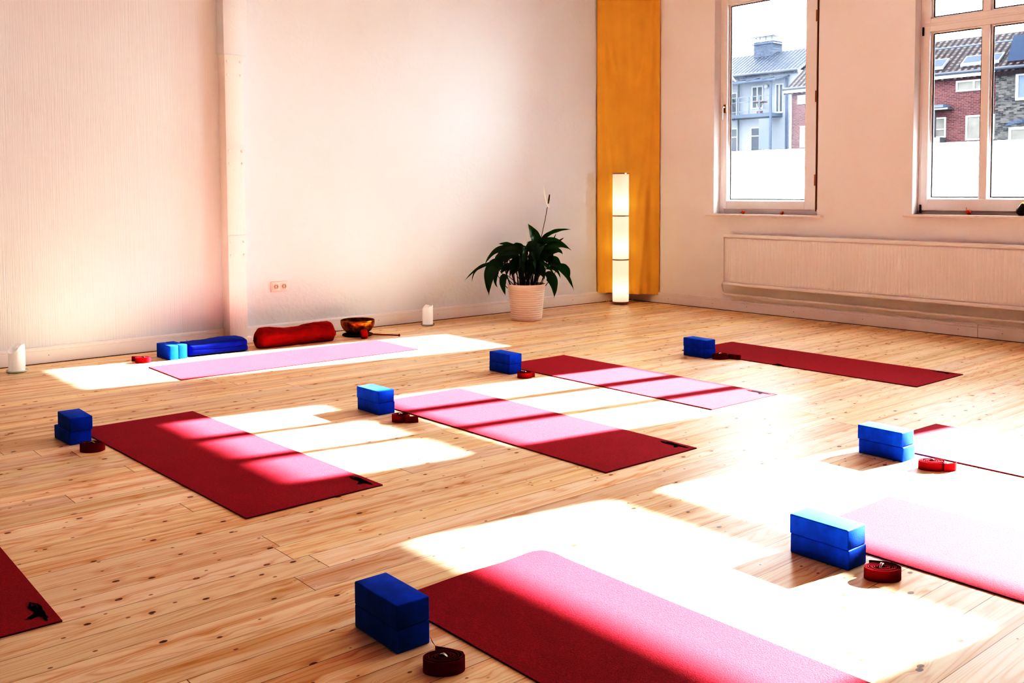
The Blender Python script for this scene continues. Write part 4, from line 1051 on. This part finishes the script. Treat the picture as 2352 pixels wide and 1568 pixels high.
mb = MB(); mb.tube([(49.3, 32.9, 6.46), (49.3, 33.5, 7.28)], .02, 5); mb.tube([(49.3, 33.5, 6.46), (49.3, 32.9, 7.28)], .02, 5); mb.build('table_trestle', M['terracotta'], wh)
mb = MB()
for k in range(9): mb.sphere((48.9, 35.2+k*.12, 7.45+.08*math.sin(k*2)), .16, 8)
mb.build('balcony_flowers', M['balcony_green'], wh)
MB().box(49.2, 49.5, 33.1, 33.4, 6.46, 6.7).build('flower_pot', M['terracotta'], wh, smooth=False)
# white gabled house behind
gh = empty('gabled_house', (0, 0, 0)); tag(gh, 'white gable end rising behind the red brick house roof', 'building')
mb = MB(); mb.prism([(24, -7), (30.1, -7), (30.1, 9.6), (27, 11.2), (24, 9.6)], 'x', 57, 62); mb.build('gable_wall', M['extwhite'], gh, smooth=False)
MB().box(56.6, 57, 29.7, 30.4, -7, 9.4).build('side_wall', M['gutter'], gh, smooth=False)
mb = MB(); mb.prism([(30.3, 9.45), (27, 11.2), (27, 11.45), (30.4, 9.7)], 'x', 56.8, 62.2); mb.prism([(27, 11.2), (23.8, 9.5), (23.7, 9.7), (27, 11.45)], 'x', 56.8, 62.2); mb.build('roof', M['tile_blue'], gh, smooth=False)

# ------------------------------------------------------------------ light
sun = bpy.data.lights.new('sun', 'SUN'); sun.energy = SUN = 21.0; sun.angle = math.radians(.75); sun.color = (1.0, .98, .96)
so_ = bpy.data.objects.new('sun', sun); col.objects.link(so_)
d = Vector((-1, .160, -.490)); so_.rotation_euler = d.to_track_quat('-Z', 'Y').to_euler(); so_.location = (20, -4, 12)
w = bpy.data.worlds.new('sky'); bpy.context.scene.world = w; w.use_nodes = True
bg = w.node_tree.nodes['Background']; bg.inputs[0].default_value = (.90, .95, 1.0, 1); bg.inputs[1].default_value = 7.0
# portals help the sampler find the sky through the openings
for i, (y0, y1, z0, z1) in enumerate(WIN):
    a = bpy.data.lights.new('sky_portal', 'AREA'); a.shape = 'RECTANGLE'; a.size = z1-z0; a.size_y = y1-y0; a.cycles.is_portal = True
    o = bpy.data.objects.new('sky_portal', a); col.objects.link(o); o.location = (.21, (y0+y1)/2, (z0+z1)/2); o.rotation_euler = (0, PI/2, 0)

# ------------------------------------------------------------------ camera
cam = bpy.data.cameras.new('camera'); co = bpy.data.objects.new('camera', cam); col.objects.link(co)
px, py, pz, yaw, pit, rol, F, sh = -7.9332, -7.3571, 1.2008, .8653, .0545, -.0048, 2233.9, -223.2
f = Vector((math.cos(pit)*math.cos(yaw), math.cos(pit)*math.sin(yaw), -math.sin(pit)))
r = Vector((math.sin(yaw), -math.cos(yaw), 0)); u = r.cross(f)
c_, s_ = math.cos(rol), math.sin(rol)
r2 = r*c_+u*s_; u2 = u*c_-r*s_
mw = Matrix(((r2.x, u2.x, -f.x, px), (r2.y, u2.y, -f.y, py), (r2.z, u2.z, -f.z, pz), (0, 0, 0, 1)))
co.matrix_world = mw
cam.sensor_width = 36; cam.lens = F/2352*36; cam.shift_y = sh/2352; cam.clip_start = .05; cam.clip_end = 300
sc = bpy.context.scene; sc.camera = co
CURVE = [(.02, .005), (.06, .048), (.13, .175), (.26, .40), (.5, .63), (.8, .77), (1.3, .88)]
sc.view_settings.view_transform = 'Standard'; sc.view_settings.look = 'None'
sc.view_settings.exposure = 1.27; sc.view_settings.gamma = 1.0
vs = sc.view_settings; vs.use_curve_mapping = True; cm = vs.curve_mapping
WL = 3.0; cm.white_level = (WL, WL, WL); cu = cm.curves[3]
for x, y in CURVE: cu.points.new(x/WL, y)
cm.update()
sc.cycles.max_bounces = 8; sc.cycles.diffuse_bounces = 6; sc.cycles.glossy_bounces = 3; sc.cycles.transparent_max_bounces = 12
sc.cycles.sample_clamp_indirect = 12; sc.cycles.use_denoising = True
sc.cycles.use_adaptive_sampling = True; sc.cycles.adaptive_threshold = .05; sc.cycles.adaptive_min_samples = 16
sc.cycles.caustics_reflective = False; sc.cycles.caustics_refractive = False
